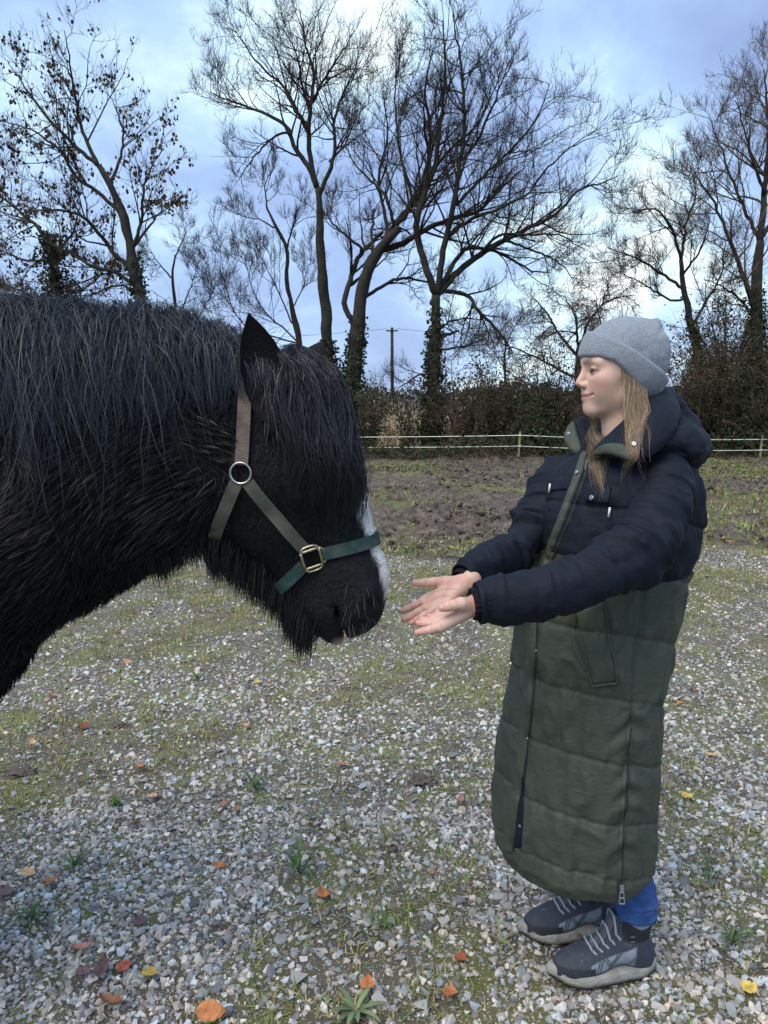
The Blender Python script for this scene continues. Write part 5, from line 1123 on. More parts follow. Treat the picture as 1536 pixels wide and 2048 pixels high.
for S_, h, r_ in ((SL, LH, .034), (SR, RH, .031)):
    c0 = S_[2][-1]; tdir = S_[3][-1]; a = c0 - tdir * .03; b = c0 + tdir * .012; k = np.linspace(0, 1, 14); pl = a + (b - a) * k[:, None]; rr = np.interp(k, [0, .6, 1], [r_ * 1.02, r_, r_ * .94])
    t = np.linspace(0, 2 * np.pi, 72, endpoint=False); T, A, B = frames(pl[None]); W = pl[:, None] + (np.cos(t)[None, :, None] * A[0][:, None] + np.sin(t)[None, :, None] * B[0][:, None]) * (rr[:, None] + .0012 * np.sign(np.sin(t * 18))[None])[..., None]
    W = np.concatenate([W, pl[-1] + (W[-1:] - pl[-1]) * .86, pl[-1] + (W[-1:] - pl[-1]) * .84 - tdir * .03], 0); n_ = len(W); i = np.arange(n_ - 1)[:, None] * 72; j = np.arange(72)[None]; mk('knit_cuff', W.reshape(-1, 3), np.stack([i + j, i + (j + 1) % 72, i + 72 + (j + 1) % 72, i + 72 + j], -1).reshape(-1, 4), m_rib, coat)

# ---- collar flaps and hood
def slab(ctrl, thick, nu=36, nv=20, puffy=.35, wr=.003, seed=1, face=np.array([0, -1., .3])):
    C_ = np.array([[P(*q) for q in row] for row in ctrl]); rowsr = np.array([resample(r_, nv) for r_ in C_]); G = np.array([resample(rowsr[:, j], nu) for j in range(nv)]).transpose(1, 0, 2)
    du = np.gradient(G, axis=0); dv = np.gradient(G, axis=1); N = norm(np.cross(du, dv)); 
    if (N.mean((0, 1)) @ face) < 0: N = -N
    U, Vv = np.meshgrid(np.linspace(0, 1, nu), np.linspace(0, 1, nv), indexing='ij'); prof = (np.clip(4 * U * (1 - U), 0, 1) * np.clip(4 * Vv * (1 - Vv), 0, 1)) ** puffy
    front = G + N * (thick * prof + wr * fbm(G * 38, 3, seed) * prof)[..., None]; back = G - N * (thick * .5 * prof)[..., None]
    Vv_, F = join([(front.reshape(-1, 3), grid_faces(nu, nv)), (back.reshape(-1, 3), grid_faces(nu, nv)[:, ::-1])]); return Vv_, F
V, F = slab([[(1338, 780, 1.95), (1350, 800, 1.90), (1352, 835, 1.86)], [(1302, 800, 1.835), (1328, 830, 1.775), (1345, 868, 1.745)], [(1270, 826, 1.80), (1292, 862, 1.735), (1314, 905, 1.70)], [(1238, 856, 1.80), (1254, 886, 1.735), (1274, 920, 1.695)], [(1204, 886, 1.81), (1217, 902, 1.76), (1228, 916, 1.725)], [(1186, 901, 1.815), (1189, 905, 1.795), (1193, 909, 1.78)]], .022, seed=2)
mk('collar', V, F, m_navy, coat)
V, F = slab([[(1184, 908, 1.775), (1188, 911, 1.768)], [(1206, 889, 1.752), (1217, 909, 1.728)], [(1240, 887, 1.716), (1247, 917, 1.690)], [(1279, 898, 1.680), (1272, 924, 1.664)]], .008, 30, 10, .3, .003, 4); mk('collar_edge', V, F, m_olive, coat)
V, F = slab([[(1147, 840, 2.02), (1160, 834, 2.02), (1178, 838, 2.02)], [(1152, 862, 1.99), (1168, 866, 1.98), (1182, 872, 1.98)], [(1166, 902, 1.93), (1176, 900, 1.93), (1188, 905, 1.93)]], .014, seed=6); mk('collar', V, F, m_navy, coat)
V, F = slab([[(1143, 846, 2.02), (1149, 842, 2.012)], [(1128, 868, 1.995), (1157, 872, 1.965)], [(1132, 890, 1.97), (1164, 892, 1.945)], [(1146, 906, 1.945), (1168, 912, 1.93)]], .010, 30, 12, .3, .003, 7); mk('collar_edge', V, F, m_olive, coat)
# back of collar around the neck
V, F = slab([[(1338, 778, 1.95), (1352, 830, 1.93)], [(1330, 775, 2.03), (1345, 830, 2.04)], [(1290, 800, 2.09), (1300, 850, 2.12)], [(1245, 842, 2.09), (1240, 885, 2.10)]], .02, seed=8, face=np.array([1, 1., 0])); mk('collar_back', V, F, m_navy, coat)
def hood_sdf(p):
    p = p.astype(np.float32)
    d = rc(p, P(1339, 815, 1.90), P(1356, 852, 1.91), .034, .046)
    d = smin(d, rc(p, P(1318, 884, 1.765), P(1372, 890, 1.79), .026, .036), .03)
    d = smin(d, rc(p, P(1372, 890, 1.79), P(1384, 897, 1.93), .036, .038), .03); d = smin(d, rc(p, P(1384, 897, 1.93), P(1346, 890, 2.08), .038, .035), .03)
    d = smin(d, rc(p, P(1350, 872, 1.84), P(1354, 878, 1.97), .042, .042), .03)
    d = smin(d, rc(p, P(1366, 915, 1.84), P(1372, 952, 1.88), .040, .022), .03)
    fl_ = np.minimum(rc(p, P(1324, 876, 1.745), P(1398, 876, 1.80), .010, .013), rc(p, P(1398, 876, 1.80), P(1400, 878, 1.92), .013, .013)); d = smin(d, fl_, .02)
    gr = rc(p, P(1326, 905, 1.72), P(1400, 905, 1.775), .006, .006); d = smax(d, -gr, .012)
    return d + .0045 * fbm(p * np.array([14, 14, 30]), 3, 3) - .003 * np.clip(1 - np.abs(fbm(p * np.array([8, 8, 26]), 2, 8)) * 2, 0, 1)
V, Q = nets(hood_sdf, (.56, 1.66, 1.22), (.90, 2.18, 1.56), .0042, 1); mk('hood', V, Q, m_navy, coat)

# ---- fittings laid on the coat surface
def patch(quad, thick, nu=22, nv=22, bulge=.5, bv=None):
    q = np.array(quad, float); pts = np.zeros((nu, nv, 3)); nn = np.zeros((nu, nv, 3)); last = None
    for i, u in enumerate(np.linspace(0, 1, nu)):
        for j, v in enumerate(np.linspace(0, 1, nv)):
            a = (q[0] * (1 - u) + q[1] * u) * (1 - v) + (q[3] * (1 - u) + q[2] * u) * v; h, n = cast(bv or cb, *a)
            if h is None: h, n = last
            pts[i, j], nn[i, j] = h, n; last = (h, n)
    for _ in range(4):
        k = nn.copy(); k[1:-1] += nn[:-2] + nn[2:]; k[:, 1:-1] += nn[:, :-2] + nn[:, 2:]; nn = norm(k)
    U, Vv = np.meshgrid(np.linspace(0, 1, nu), np.linspace(0, 1, nv), indexing='ij'); ed = np.minimum(np.minimum(U, 1 - U) * nu, np.minimum(Vv, 1 - Vv) * nv); h = np.where(ed < .5, -.003, thick * (1 + bulge * np.clip(ed / 8, 0, 1)))
    return (pts + nn * h[..., None]).reshape(-1, 3), grid_faces(nu, nv), pts, nn
def strip(px, width, thick, n=60, m_=7, bv=None):
    c = resample(np.array(px, float), n); T = norm(np.gradient(c, axis=0)); S = np.stack([T[:, 1], -T[:, 0]], -1); W = np.zeros((n, m_, 3)); N = np.zeros((n, m_, 3)); last = None
    for i in range(n):
        for j, v in enumerate(np.linspace(-.5, .5, m_)):
            h, nr = cast(bv or cb, *(c[i] + S[i] * v * width))
            if h is None: h, nr = last if last else (P(c[i][0], c[i][1], 1.8), np.array([0, -1., 0]))
            W[i, j], N[i, j] = h, nr; last = (h, nr)
    for _ in range(4):
        k = N.copy(); k[1:-1] += N[:-2] + N[2:]; N = norm(k)
    pr = np.full(m_, thick); pr[0] = pr[-1] = -.003; return (W + N * pr[None, :, None]).reshape(-1, 3), grid_faces(n, m_), W, N
def disc(c, n, r_, h, seg=18):
    u = norm(np.cross(n, [0, 0, 1.])); v = np.cross(n, u); t = np.linspace(0, 2 * np.pi, seg, endpoint=False); ring = np.cos(t)[:, None] * u + np.sin(t)[:, None] * v
    L_ = [c + ring * r_ - n * .002, c + ring * r_ + n * h * .7, c + ring * r_ * .82 + n * h, c + ring * r_ * .45 + n * h * .8, c + ring * r_ * .05 + n * h * .8]; W = np.stack(L_); i = np.arange(4)[:, None] * seg; j = np.arange(seg)[None]
    return W.reshape(-1, 3), np.stack([i + j, i + (j + 1) % seg, i + seg + (j + 1) % seg, i + seg + j], -1).reshape(-1, 4)
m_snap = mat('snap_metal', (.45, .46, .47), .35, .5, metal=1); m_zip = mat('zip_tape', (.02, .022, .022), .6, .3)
V, F, *_ = strip([(1170, 905), (1152, 960), (1130, 1020), (1106, 1080), (1086, 1130), (1078, 1165)], 13, .006); pl_ = mk('placket', V, F, m_olive, coat)
V, F, *_ = strip([(1184, 912), (1166, 965), (1146, 1022), (1122, 1080), (1104, 1125)], 3.2, .004); mk('zip', V, F, m_zip, coat)
V, F, *_ = strip([(1064, 1225), (1062, 1300), (1056, 1400), (1046, 1500), (1036, 1580), (1024, 1650), (1016, 1700)], 19, .009); mk('placket', V, F, m_olive, coat)
V, F, *_ = strip([(1077, 1235), (1074, 1300), (1067, 1400), (1056, 1500), (1047, 1580), (1036, 1650), (1028, 1702)], 4, .003); mk('zip', V, F, m_zip, coat)  # thin dark strip painting in the shaded gap between the coat flaps
V, F, *_ = patch([(1049, 1510), (1053, 1508), (1045, 1698), (1026, 1700)], .0035, 8, 30, .0); mk('dark_slit_patch', V, F, m_navy, coat)  # navy patch on the surface, painting the dark of an open front slit
V, F, p0, n0 = patch([(1165, 968), (1226, 974), (1219, 1008), (1171, 1003)], .007); fl0 = mk('pocket_flap', V, F, m_navy, coat)
V, F, *_ = patch([(1103, 958), (1146, 953), (1136, 980), (1098, 984)], .006); mk('pocket_flap', V, F, m_navy, coat)
V, F, *_ = patch([(1153, 1224), (1207, 1198), (1234, 1364), (1187, 1371)], .0055, 26, 40, .3); wl = mk('pocket_welt', V, F, m_olive, coat)
for pl2 in ([(1154, 1226), (1152, 1288), (1187, 1370)], [(1187, 1370), (1234, 1364)], [(1207, 1199), (1234, 1364)]):
    V, F, *_ = strip(pl2 if len(pl2) > 2 else [pl2[0], ((pl2[0][0] + pl2[1][0]) / 2, (pl2[0][1] + pl2[1][1]) / 2), pl2[1]], 5, .010, 40, 5); mk('seam_piping', V, F, m_olive, coat)
zp = [(1262, 1455), (1255, 1530), (1248, 1640), (1244, 1730), (1241, 1778)]
V, F, *_ = strip(zp, 17, .004, 70, 7); zt = mk('side_zip', V, F, m_olive, coat)
V, F, *_ = strip(zp, 4.5, .0065, 70, 5); mk('zip_teeth', V, F, mat('zip_teeth', (.06, .065, .065), .4, .5, metal=.6, bump=.8, bump_scale=500), coat)
h, n = cast(cb, 1241, 1772); c0 = h + n * .009; dn = norm(np.array([0, 0, -1.]) - (n @ np.array([0, 0, -1.])) * n); sd = np.cross(n, dn); ps = [box(c0, (.010, .007, .016), np.stack([sd, n, dn], 1))]
for a, b in (((-.5, 0), (-.75, 1)), ((.5, 0), (.75, 1)), ((-.75, 1), (.75, 1)), ((-.5, 0), (.5, 0)), ((-.62, .5), (.62, .5))):
    A_ = c0 + dn * (.010 + .026 * a[1]) + sd * .0085 * a[0] + n * .002; B__ = c0 + dn * (.010 + .026 * b[1]) + sd * .0085 * b[0] + n * .002; ps.append(tubes(np.array([[A_, B__]]), np.full((1, 2), .0017), 6, True))
V, F = join(ps); mk('zip_pull', V, F, m_snap, coat, smooth=False)
h, n = cast(cb, 1180, 925); c0 = h + n * .010; ps = []
for a, b in (((-.4, 0), (-.8, 1)), ((.4, 0), (.8, 1)), ((-.8, 1), (.8, 1)), ((0, 1), (-.2, 1.7))):
    A_ = c0 + np.array([.0, 0, -.026]) * a[1] + np.array([.006, 0, 0]) * a[0]; B__ = c0 + np.array([-.002, 0, -.026]) * b[1] + np.array([.006, 0, 0]) * b[0]; ps.append(tubes(np.array([[A_, B__]]), np.full((1, 2), .0016), 6, True))
V, F = join(ps); mk('zip_pull', V, F, m_snap, coat, smooth=False)
for px, py, r_, off in ((1190, 996, .0062, .011), (1158, 948, .005, .009), (1042, 1652, .004, .004), (1075, 1302, .003, .004), (1056, 1478, .003, .004)):
    h, n = cast(cb, px, py)
    if h is None: continue
    V, F = disc(h + n * (off - .001), n, r_, .003); mk('snap', V, F, m_snap, coat)
for c0, n in ((P(1137, 868, 1.974), norm(np.array([-.6, -.8, .1]))), (P(1268, 888, 1.685), norm(np.array([-.2, -.9, .35])))):
    V, F = disc(c0, n, .0055, .003); mk('snap', V, F, m_snap, coat)
m_cord = mat('cord_end', (.75, .75, .73), .4, .4)
for px, py in ((1217, 1024), (1106, 979)):
    h, n = cast(cb, px, py)
    if h is None: continue
    c0 = h + n * .012; V, F = tubes(np.array([[c0 + [.001, 0, .010], c0 - [.001, 0, .012]]]), np.full((1, 2), .0026), 8, True); mk('cord_end', V, F, m_cord, coat)

# ---- hair: long, ash blonde, loose on both sides of the neck
def lock(guides, n, seed, spread, width=.0007, K=16):
    rg = np.random.default_rng(seed); gs = [resample(np.array([P(*q) for q in g]), K) for g in guides]; G = np.array(gs); w_ = rg.dirichlet(np.ones(len(gs)) * .55, n); Pp = np.einsum('ng,gkc->nkc', w_, G)
    off = rg.normal(0, 1, (n, 1, 3)) * np.linspace(.35, 1, K)[None, :, None] * spread; wv = .003 * np.sin(np.linspace(0, 1, K)[None] * rg.uniform(3, 9, (n, 1)) + rg.uniform(0, 6, (n, 1)))
    Pp = Pp + off; Pp[..., 0] += wv; Pp[..., 2] -= (rg.random((n, 1)) ** 3 * .06) * np.linspace(0, 1, K)[None] ** 2
    cut = rg.uniform(.7, 1, n); idx = np.linspace(0, 1, K)[None] * cut[:, None] * (K - 1); i0 = np.minimum(idx.astype(int), K - 2); f = (idx - i0)[..., None]; ar = np.arange(n)[:, None]; Pp = Pp[ar, i0] * (1 - f) + Pp[ar, i0 + 1] * f
    return Pp
near = lock([[(1244, 712, 1.825), (1249, 780, 1.806), (1256, 830, 1.782), (1256, 870, 1.755), (1250, 905, 1.735), (1246, 925, 1.72)], [(1258, 735, 1.822), (1257, 800, 1.80), (1250, 845, 1.772), (1246, 890, 1.735), (1262, 925, 1.68)],
             [(1275, 748, 1.825), (1269, 810, 1.797), (1256, 850, 1.765), (1250, 890, 1.73), (1252, 915, 1.695)], [(1295, 768, 1.835), (1286, 815, 1.802), (1268, 845, 1.765), (1255, 880, 1.735), (1240, 905, 1.725)]], 900, 1, .005)
fly = lock([[(1250, 760, 1.80), (1246, 820, 1.77), (1252, 870, 1.73), (1266, 910, 1.67), (1292, 940, 1.635)], [(1262, 770, 1.80), (1256, 830, 1.765), (1258, 880, 1.71), (1270, 900, 1.67), (1296, 934, 1.63)], [(1290, 800, 1.80), (1282, 818, 1.78), (1296, 845, 1.74), (1300, 880, 1.70), (1298, 905, 1.68)]], 26, 2, .003)
far = lock([[(1205, 822, 1.945), (1190, 858, 1.94), (1178, 890, 1.915), (1174, 920, 1.87), (1180, 950, 1.83)], [(1216, 828, 1.955), (1204, 864, 1.945), (1190, 895, 1.915), (1180, 925, 1.87), (1176, 945, 1.84)], [(1196, 824, 1.96), (1178, 860, 1.955), (1168, 890, 1.925), (1172, 920, 1.88), (1178, 940, 1.85)]], 600, 3, .0045)
back = lock([[(1270, 770, 1.85), (1268, 800, 1.84), (1260, 840, 1.83), (1255, 880, 1.82)], [(1300, 790, 1.88), (1295, 820, 1.87), (1290, 850, 1.86), (1285, 880, 1.85)]], 220, 4, .006)
hb_objs = [o for o in coat.children if o.name.split('.')[0] in ('collar', 'collar_edge', 'collar_back', 'yoke', 'sleeve', 'placket', 'pocket_flap', 'hood')]
vs_, fs_, k_o = [], [], 0
for o in hb_objs:
    n_ = len(o.data.vertices); a = np.empty(n_ * 3, np.float32); o.data.vertices.foreach_get('co', a); vs_.append(a.reshape(-1, 3) + ORG[o.name]); fs_ += [tuple(i + k_o for i in p.vertices) for p in o.data.polygons]; k_o += n_
coat_bvh = BVHTree.FromPolygons([tuple(map(float, v)) for v in np.concatenate(vs_)], fs_)
def over(S_, off=.003):
    for i in range(len(S_)):
        for k in range(3, S_.shape[1]):
            q = S_[i, k]; h = coat_bvh.ray_cast(Vector((q[0], q[1] - .12, q[2])), Vector((0, 1, 0)), .12)
            if h[0] is not None: S_[i, k, 1] = h[0][1] - off * (1 + (i % 5) * .5)
        for _ in range(4): S_[i, 3:-1, 1] = np.minimum(S_[i, 3:-1, 1], (S_[i, 2:-2, 1] + S_[i, 3:-1, 1] + S_[i, 4:, 1]) / 3)
    return S_
near = over(near); fly = over(fly); far = over(far)
HC = np.array([.21, .15, .098]); rg = np.random.default_rng(3)
m_hhair = mat('blonde_hair', attr=True, rough=.45, spec=.4)
for nm, S_, w0 in (('hair', np.concatenate([near, back, far]), .0003), ('flyaway_hair', fly, .0005)):
    N, K, _ = S_.shape; T = norm(np.gradient(S_, axis=1)); rnd = norm(rg.normal(size=(N, 1, 3)) * .6 + np.array([0, -1., .2])); side = norm(np.cross(T, np.broadcast_to(rnd, T.shape)))
    V, F = ribbons(S_, w0 * rg.uniform(.6, 1.4, (N, 1)) * np.interp(np.linspace(0, 1, K), [0, .7, 1], [1, .9, .25])[None], side); hc = HC * 1.1 * np.exp(rg.normal(0, .32, (N, 1))); mk(nm, V, F, m_hhair, person, col=np.repeat(hc, K * 2, 0))

# ---- jeans
m_denim = mat('blue_denim', (.045, .105, .30), .85, .2, var=.35, var_scale=24, bump=.5, bump_scale=240, dirt=((.14, .24, .46), 14, .55, .8))
def leg(f, fwd, top, label=None):
    ctr0 = np.array([.535, 1.895, 0]) + PL * (.06 * top); k_ = lambda z, w_: np.array([f[0] * (1 - w_) + ctr0[0] * w_, f[1] * (1 - w_) + ctr0[1] * w_, z]); q = np.array([[*k_(.56, .8), .07], [*k_(.36, .45), .062], [*k_(.24, .08), .055], [*(k_(.172, 0)), .0505]]); q = resample(q, 90); c, r_ = q[:, :3], q[:, 3]; t = np.linspace(0, 2 * np.pi, 72, endpoint=False)
    lf = np.cross([0, 0, 1.], fwd); D = np.cos(t)[:, None] * fwd * 1.05 + np.sin(t)[:, None] * lf * .98; p3 = np.stack(np.broadcast_arrays(np.cos(t)[None] * .06, np.sin(t)[None] * .06, c[:, 2:3]), -1)
    rid = np.clip(1 - np.abs(fbm(p3 * np.array([9, 9, 26]) + top, 2, 5)) * 2, 0, 1) ** 1.5; d = .0065 * (rid - .3) * sst(.34, .18, c[:, 2:3]) + .003 * fbm(p3 * 20, 2, 3)
    W = c[:, None] + D[None] * (r_[:, None] + d)[..., None]; W = np.concatenate([W, c[-1] + (W[-1:] - c[-1]) * .92 + [0, 0, .002], c[-1] + (W[-1:] - c[-1]) * .9 + [0, 0, .03]], 0); n_ = len(W); i = np.arange(n_ - 1)[:, None] * 72; j = np.arange(72)[None]
    return mk('jeans_leg', W.reshape(-1, 3), np.stack([i + j, i + 72 + j, i + 72 + (j + 1) % 72, i + (j + 1) % 72], -1).reshape(-1, 4), m_denim, person)

# ---- boots
m_boot = mat('boot_upper', attr=True, rough=.75, spec=.3, var=.18, var_scale=40, bump=.3, bump_scale=160, dirt=((.33, .32, .29), 38, .62, .78))
m_mid = mat('muddy_midsole', (.34, .34, .30), .85, .2, var=.35, var_scale=30, bump=.7, bump_scale=90, dirt=((.14, .10, .07), 30, .56, .7)); m_out = mat('muddy_outsole', (.085, .062, .048), .9, .2, var=.4, var_scale=40, bump=.9, bump_scale=80)
m_lace = mat('lace', (.35, .38, .42), .8, .2); m_dark = mat('dark_lace', (.02, .022, .027), .8, .2)
def boot_sdf(q):
    d = ell(q, (.100, 0, .042), (.073, .045, .041)); d = smin(d, rc(q, (.07, 0, .058), (.0, 0, .088), .040, .044), .03); d = smin(d, ell(q, (-.060, 0, .056), (.044, .037, .056)), .025); d = smin(d, rc(q, (-.035, 0, .09), (-.05, 0, .185), .043, .047), .03)
    d = smin(d, rc(q, (.03, 0, .105), (-.005, 0, .185), .020, .022), .02)                     # tongue
    rand_ = np.maximum(ell(q, (.100, 0, .034), (.077, .048, .038)), q[:, 2] - .052 - .10 * np.clip(.11 - q[:, 0], 0, 1)); d = smin(d, rand_, .004)
    top = .150 + .45 * np.clip(q[:, 0] + .045, 0, .10); d = smax(d, q[:, 2] - top, .006)
    ins = rc(q, (-.045, 0, .13), (-.052, 0, .22), .036, .041); d = smax(d, -ins, .006)
    return smax(d, .018 - q[:, 2], .003)
def sole_outline(n=90):
    t = np.linspace(0, 2 * np.pi, n, endpoint=False); x = .039 + .146 * np.cos(t); w_ = np.interp(x, [-.104, -.07, -.02, .04, .10, .15, .178], [.026, .042, .041, .047, .055, .044, .018]); y = np.sign(np.sin(t)) * np.abs(np.sin(t)) ** .55 * w_ * 1.0
    return x, np.where(np.abs(np.sin(t)) < 1e-6, 0, y), t
BVt, BQt = nets(boot_sdf, (-.13, -.065, 0), (.19, .065, .22), .0033)
def boot(toe, heel, s, yawadd=0):
    fw = norm((toe - heel) * [1, 1, 0]); lf = np.cross([0, 0, 1.], fw); org = heel + fw * .106; org[2] = .004
    M = np.stack([fw, lf, [0, 0, 1.]], 0); W = lambda q: np.asarray(q) @ M + org
    q = BVt; c = np.tile(np.array([.05, .06, .078]), (len(q), 1)); x, y, z = q.T
    out = (y * s)                              # outer side positive
    pan = sst(.0, .004, np.minimum(np.minimum(z - (.043 + 0 * x), (.098 - .36 * x) - z), np.minimum(.088 - x, x + .035))) * (np.abs(y) > .02)
    ln_ = np.zeros(len(q))
    for x0, sl in ((.062, -.35), (.070, -.35), (.030, -.55), (.036, -.55), (.030, .75), (.022, .75), (-.012, -.6), (-.020, -.6)): ln_ = np.maximum(ln_, np.exp(-((x - x0 - sl * (z - .05)) / .0022) ** 2))
    c = c * (1 - pan[:, None]) + pan[:, None] * np.array([.27, .31, .37]); c = c * (1 - (pan * ln_)[:, None]) + (pan * ln_)[:, None] * np.array([.012, .014, .018])
    tong = (np.abs(y) < .018) * (x > -.01) * (x < .075) * (z > .075); c[tong > 0] = (.10, .11, .13); rr = (z < .055 + .10 * np.clip(.11 - x, 0, 1)) & (x > .075); c[rr] = (.028, .033, .042); c[(z > .118) & (x < .0)] = (.022, .024, .029)
    bo = mk('boot', W(q), BQt, m_boot, person, col=c)
    ox, oy, t = sole_outline(); prof = [(0.000, .92), (.004, 1.0), (.018, 1.03)]; scal = 1 + .03 * np.sign(np.sin(t * 26))
    def loft(levels, nm, m_, scallop):
        R_ = []
        for z, k in levels: 
            kk = k * (scal if scallop else 1 + .012 * noise(np.stack([ox * 70, oy * 70, 0 * ox + z * 80], -1), 3)); zt_ = z + .012 * sst(.12, .18, ox) + .004 * sst(-.05, -.1, ox)
            R_.append(np.stack([.037 + (ox - .037) * (1 + (kk - 1) * .4), oy * kk, zt_ + 0 * ox], -1))
        Wd = np.stack(R_); n0, n1 = Wd.shape[:2]; i = np.arange(n0 - 1)[:, None] * n1; j = np.arange(n1)[None]; F = np.stack([i + j, i + (j + 1) % n1, i + n1 + (j + 1) % n1, i + n1 + j], -1).reshape(-1, 4); caps = np.array([np.arange(n1)[::-1], (n0 - 1) * n1 + np.arange(n1)])
        return mk(nm, W(Wd.reshape(-1, 3)), [F, caps], m_, bo)
    loft([(0.002, .94), (.010, 1.02), (.0135, 1.03)], 'outsole', m_out, True); loft([(.011, 1.035), (.020, 1.07), (.029, 1.06), (.036, 1.0), (.038, .90)], 'midsole', m_mid, False)
    lb = bvh_of(BVt, BQt)
    def onb(x, y, off):
        h = lb.ray_cast(Vector((x, y, .4)), Vector((0, 0, -1)), .5); return np.array(h[0]) + np.array(h[1]) * off if h[0] is not None else np.array([x, y, .1])
    for k, x0 in enumerate((.082, .066, .050, .034, .019)):
        pts = np.array([onb(x0 + .010 * (abs(v) / .024) * -.4, v, .0035) for v in np.linspace(-.026, .026, 11)]); V, F = tubes(W(resample(pts, 20))[None], np.full((1, 20), .0031), 8, True); mk('lace', V, F, m_lace if k else m_lace, bo)
        for sg in (-1, 1):
            a = onb(x0 - .006, sg * .026, .002); b = onb(x0 - .014, sg * .034, .002); V, F = tubes(W(np.array([a, (a + b) / 2, b]))[None], np.full((1, 3), .0032), 6, True); mk('eyelet', V, F, m_lace, bo)
    for a, b in (((.012, .018, .118), (-.018, -.026, .150)), ((.012, -.018, .118), (-.018, .026, .150)), ((.002, .020, .142), (-.012, -.024, .165)), ((.002, -.020, .142), (-.012, .024, .165))):
        A_ = np.array(a) + [.012, 0, 0]; B__ = np.array(b) + [.016, 0, 0]; md = (A_ + B__) / 2 + [.012, 0, .004]; V, F = tubes(W(resample(np.array([A_, md, B__]), 14))[None], np.full((1, 14), .0022), 6, True); mk('lace', V, F, m_dark, bo)
    for z0 in (.128, .142):
        for sg in (-1, 1):
            V, F = box(W(np.array([[-.018, sg * .049, z0]]))[0], (.012, .006, .004), M.T); mk('lace_hook', V, F, m_snap, bo, smooth=False)
    a = np.linspace(0, 2 * np.pi, 16); pl = np.stack([-.098 - .008 * np.sin(a), .004 * np.cos(a * .5), .152 + .014 * np.cos(a)], -1); V, F = tubes(W(pl)[None], np.full((1, 16), .003), 6); mk('pull_loop', V, F, m_dark, bo)
    f = org + np.array([0, 0, 0]) - fw * .048
    # grey sock between boot and jeans
    t2 = np.linspace(0, 2 * np.pi, 40, endpoint=False); S_ = np.stack([np.stack([-.050 + .040 * np.cos(t2), .036 * np.sin(t2), 0 * t2 + z_], -1) for z_ in (.10, .13, .16, .19)]); i = np.arange(3)[:, None] * 40; j = np.arange(40)[None]
    mk('sock', W(S_.reshape(-1, 3)), np.stack([i + j, i + (j + 1) % 40, i + 40 + (j + 1) % 40, i + 40 + j], -1).reshape(-1, 4), mat('grey_sock', (.30, .34, .42), .95, .1, bump=.5, bump_scale=300), person)
    leg(f - np.array([0, 0, .0]) , fw, s)
boot(toeN, heelN, 1); boot(toeF, heelF, -1)
# ------------------------------------------------------------ fallen leaves, weeds, clods
def zfloor(x, y): return float(yard_h(np.array([x]), np.array([y]))[0]) if y < 7.6 else float(mud_h(np.array([x]), np.array([y]))[0])
def leaf_mesh(seed, curl, serr, wide):
    rg = np.random.default_rng(seed); n = 15; u = np.linspace(0, 1, n); w_ = wide * np.sin(np.pi * u ** .8) ** .8 * (1 + serr * np.where(np.arange(n) % 2, 1, -1) * .5); w_[0] = w_[-1] = .004
    rows = []
    for k in (-1, -.55, 0, .55, 1):
        x = u - .5; y = k * w_; z = curl * (k * k * .35 * wide + .35 * (u - .4) ** 2) + .03 * rg.normal(size=n) * (abs(k) > .5) + (.02 if k == 0 else 0) * -1; rows.append(np.stack([x - .04 * abs(k), y, z], -1))
    V = np.array(rows); st = tubes(np.array([[[.0, 0, 0], [-.5, 0, -.01], [-.62, .02, .01], [-.74, .05, .03]]])[:, 1:], np.array([[.012, .009, .007]]), 4); return join([(V.reshape(-1, 3), grid_faces(5, n)), st])
LM = [leaf_mesh(k, [.4, .9, 1.4, .2, .7, 1.1][k % 6], [0, .25, .1, .3, 0, .2][k % 6], [.32, .36, .28, .42, .38, .30][k % 6]) for k in range(12)]
OR, RD, PK, YL, BR, PU, PA = (.52, .20, .075), (.34, .09, .045), (.42, .20, .16), (.60, .44, .10), (.30, .15, .085), (.17, .10, .10), (.55, .36, .20)
CN = {OR: 'orange', RD: 'red-brown', PK: 'dull pink', YL: 'yellow', BR: 'brown', PU: 'purple-grey', PA: 'pale tan'}
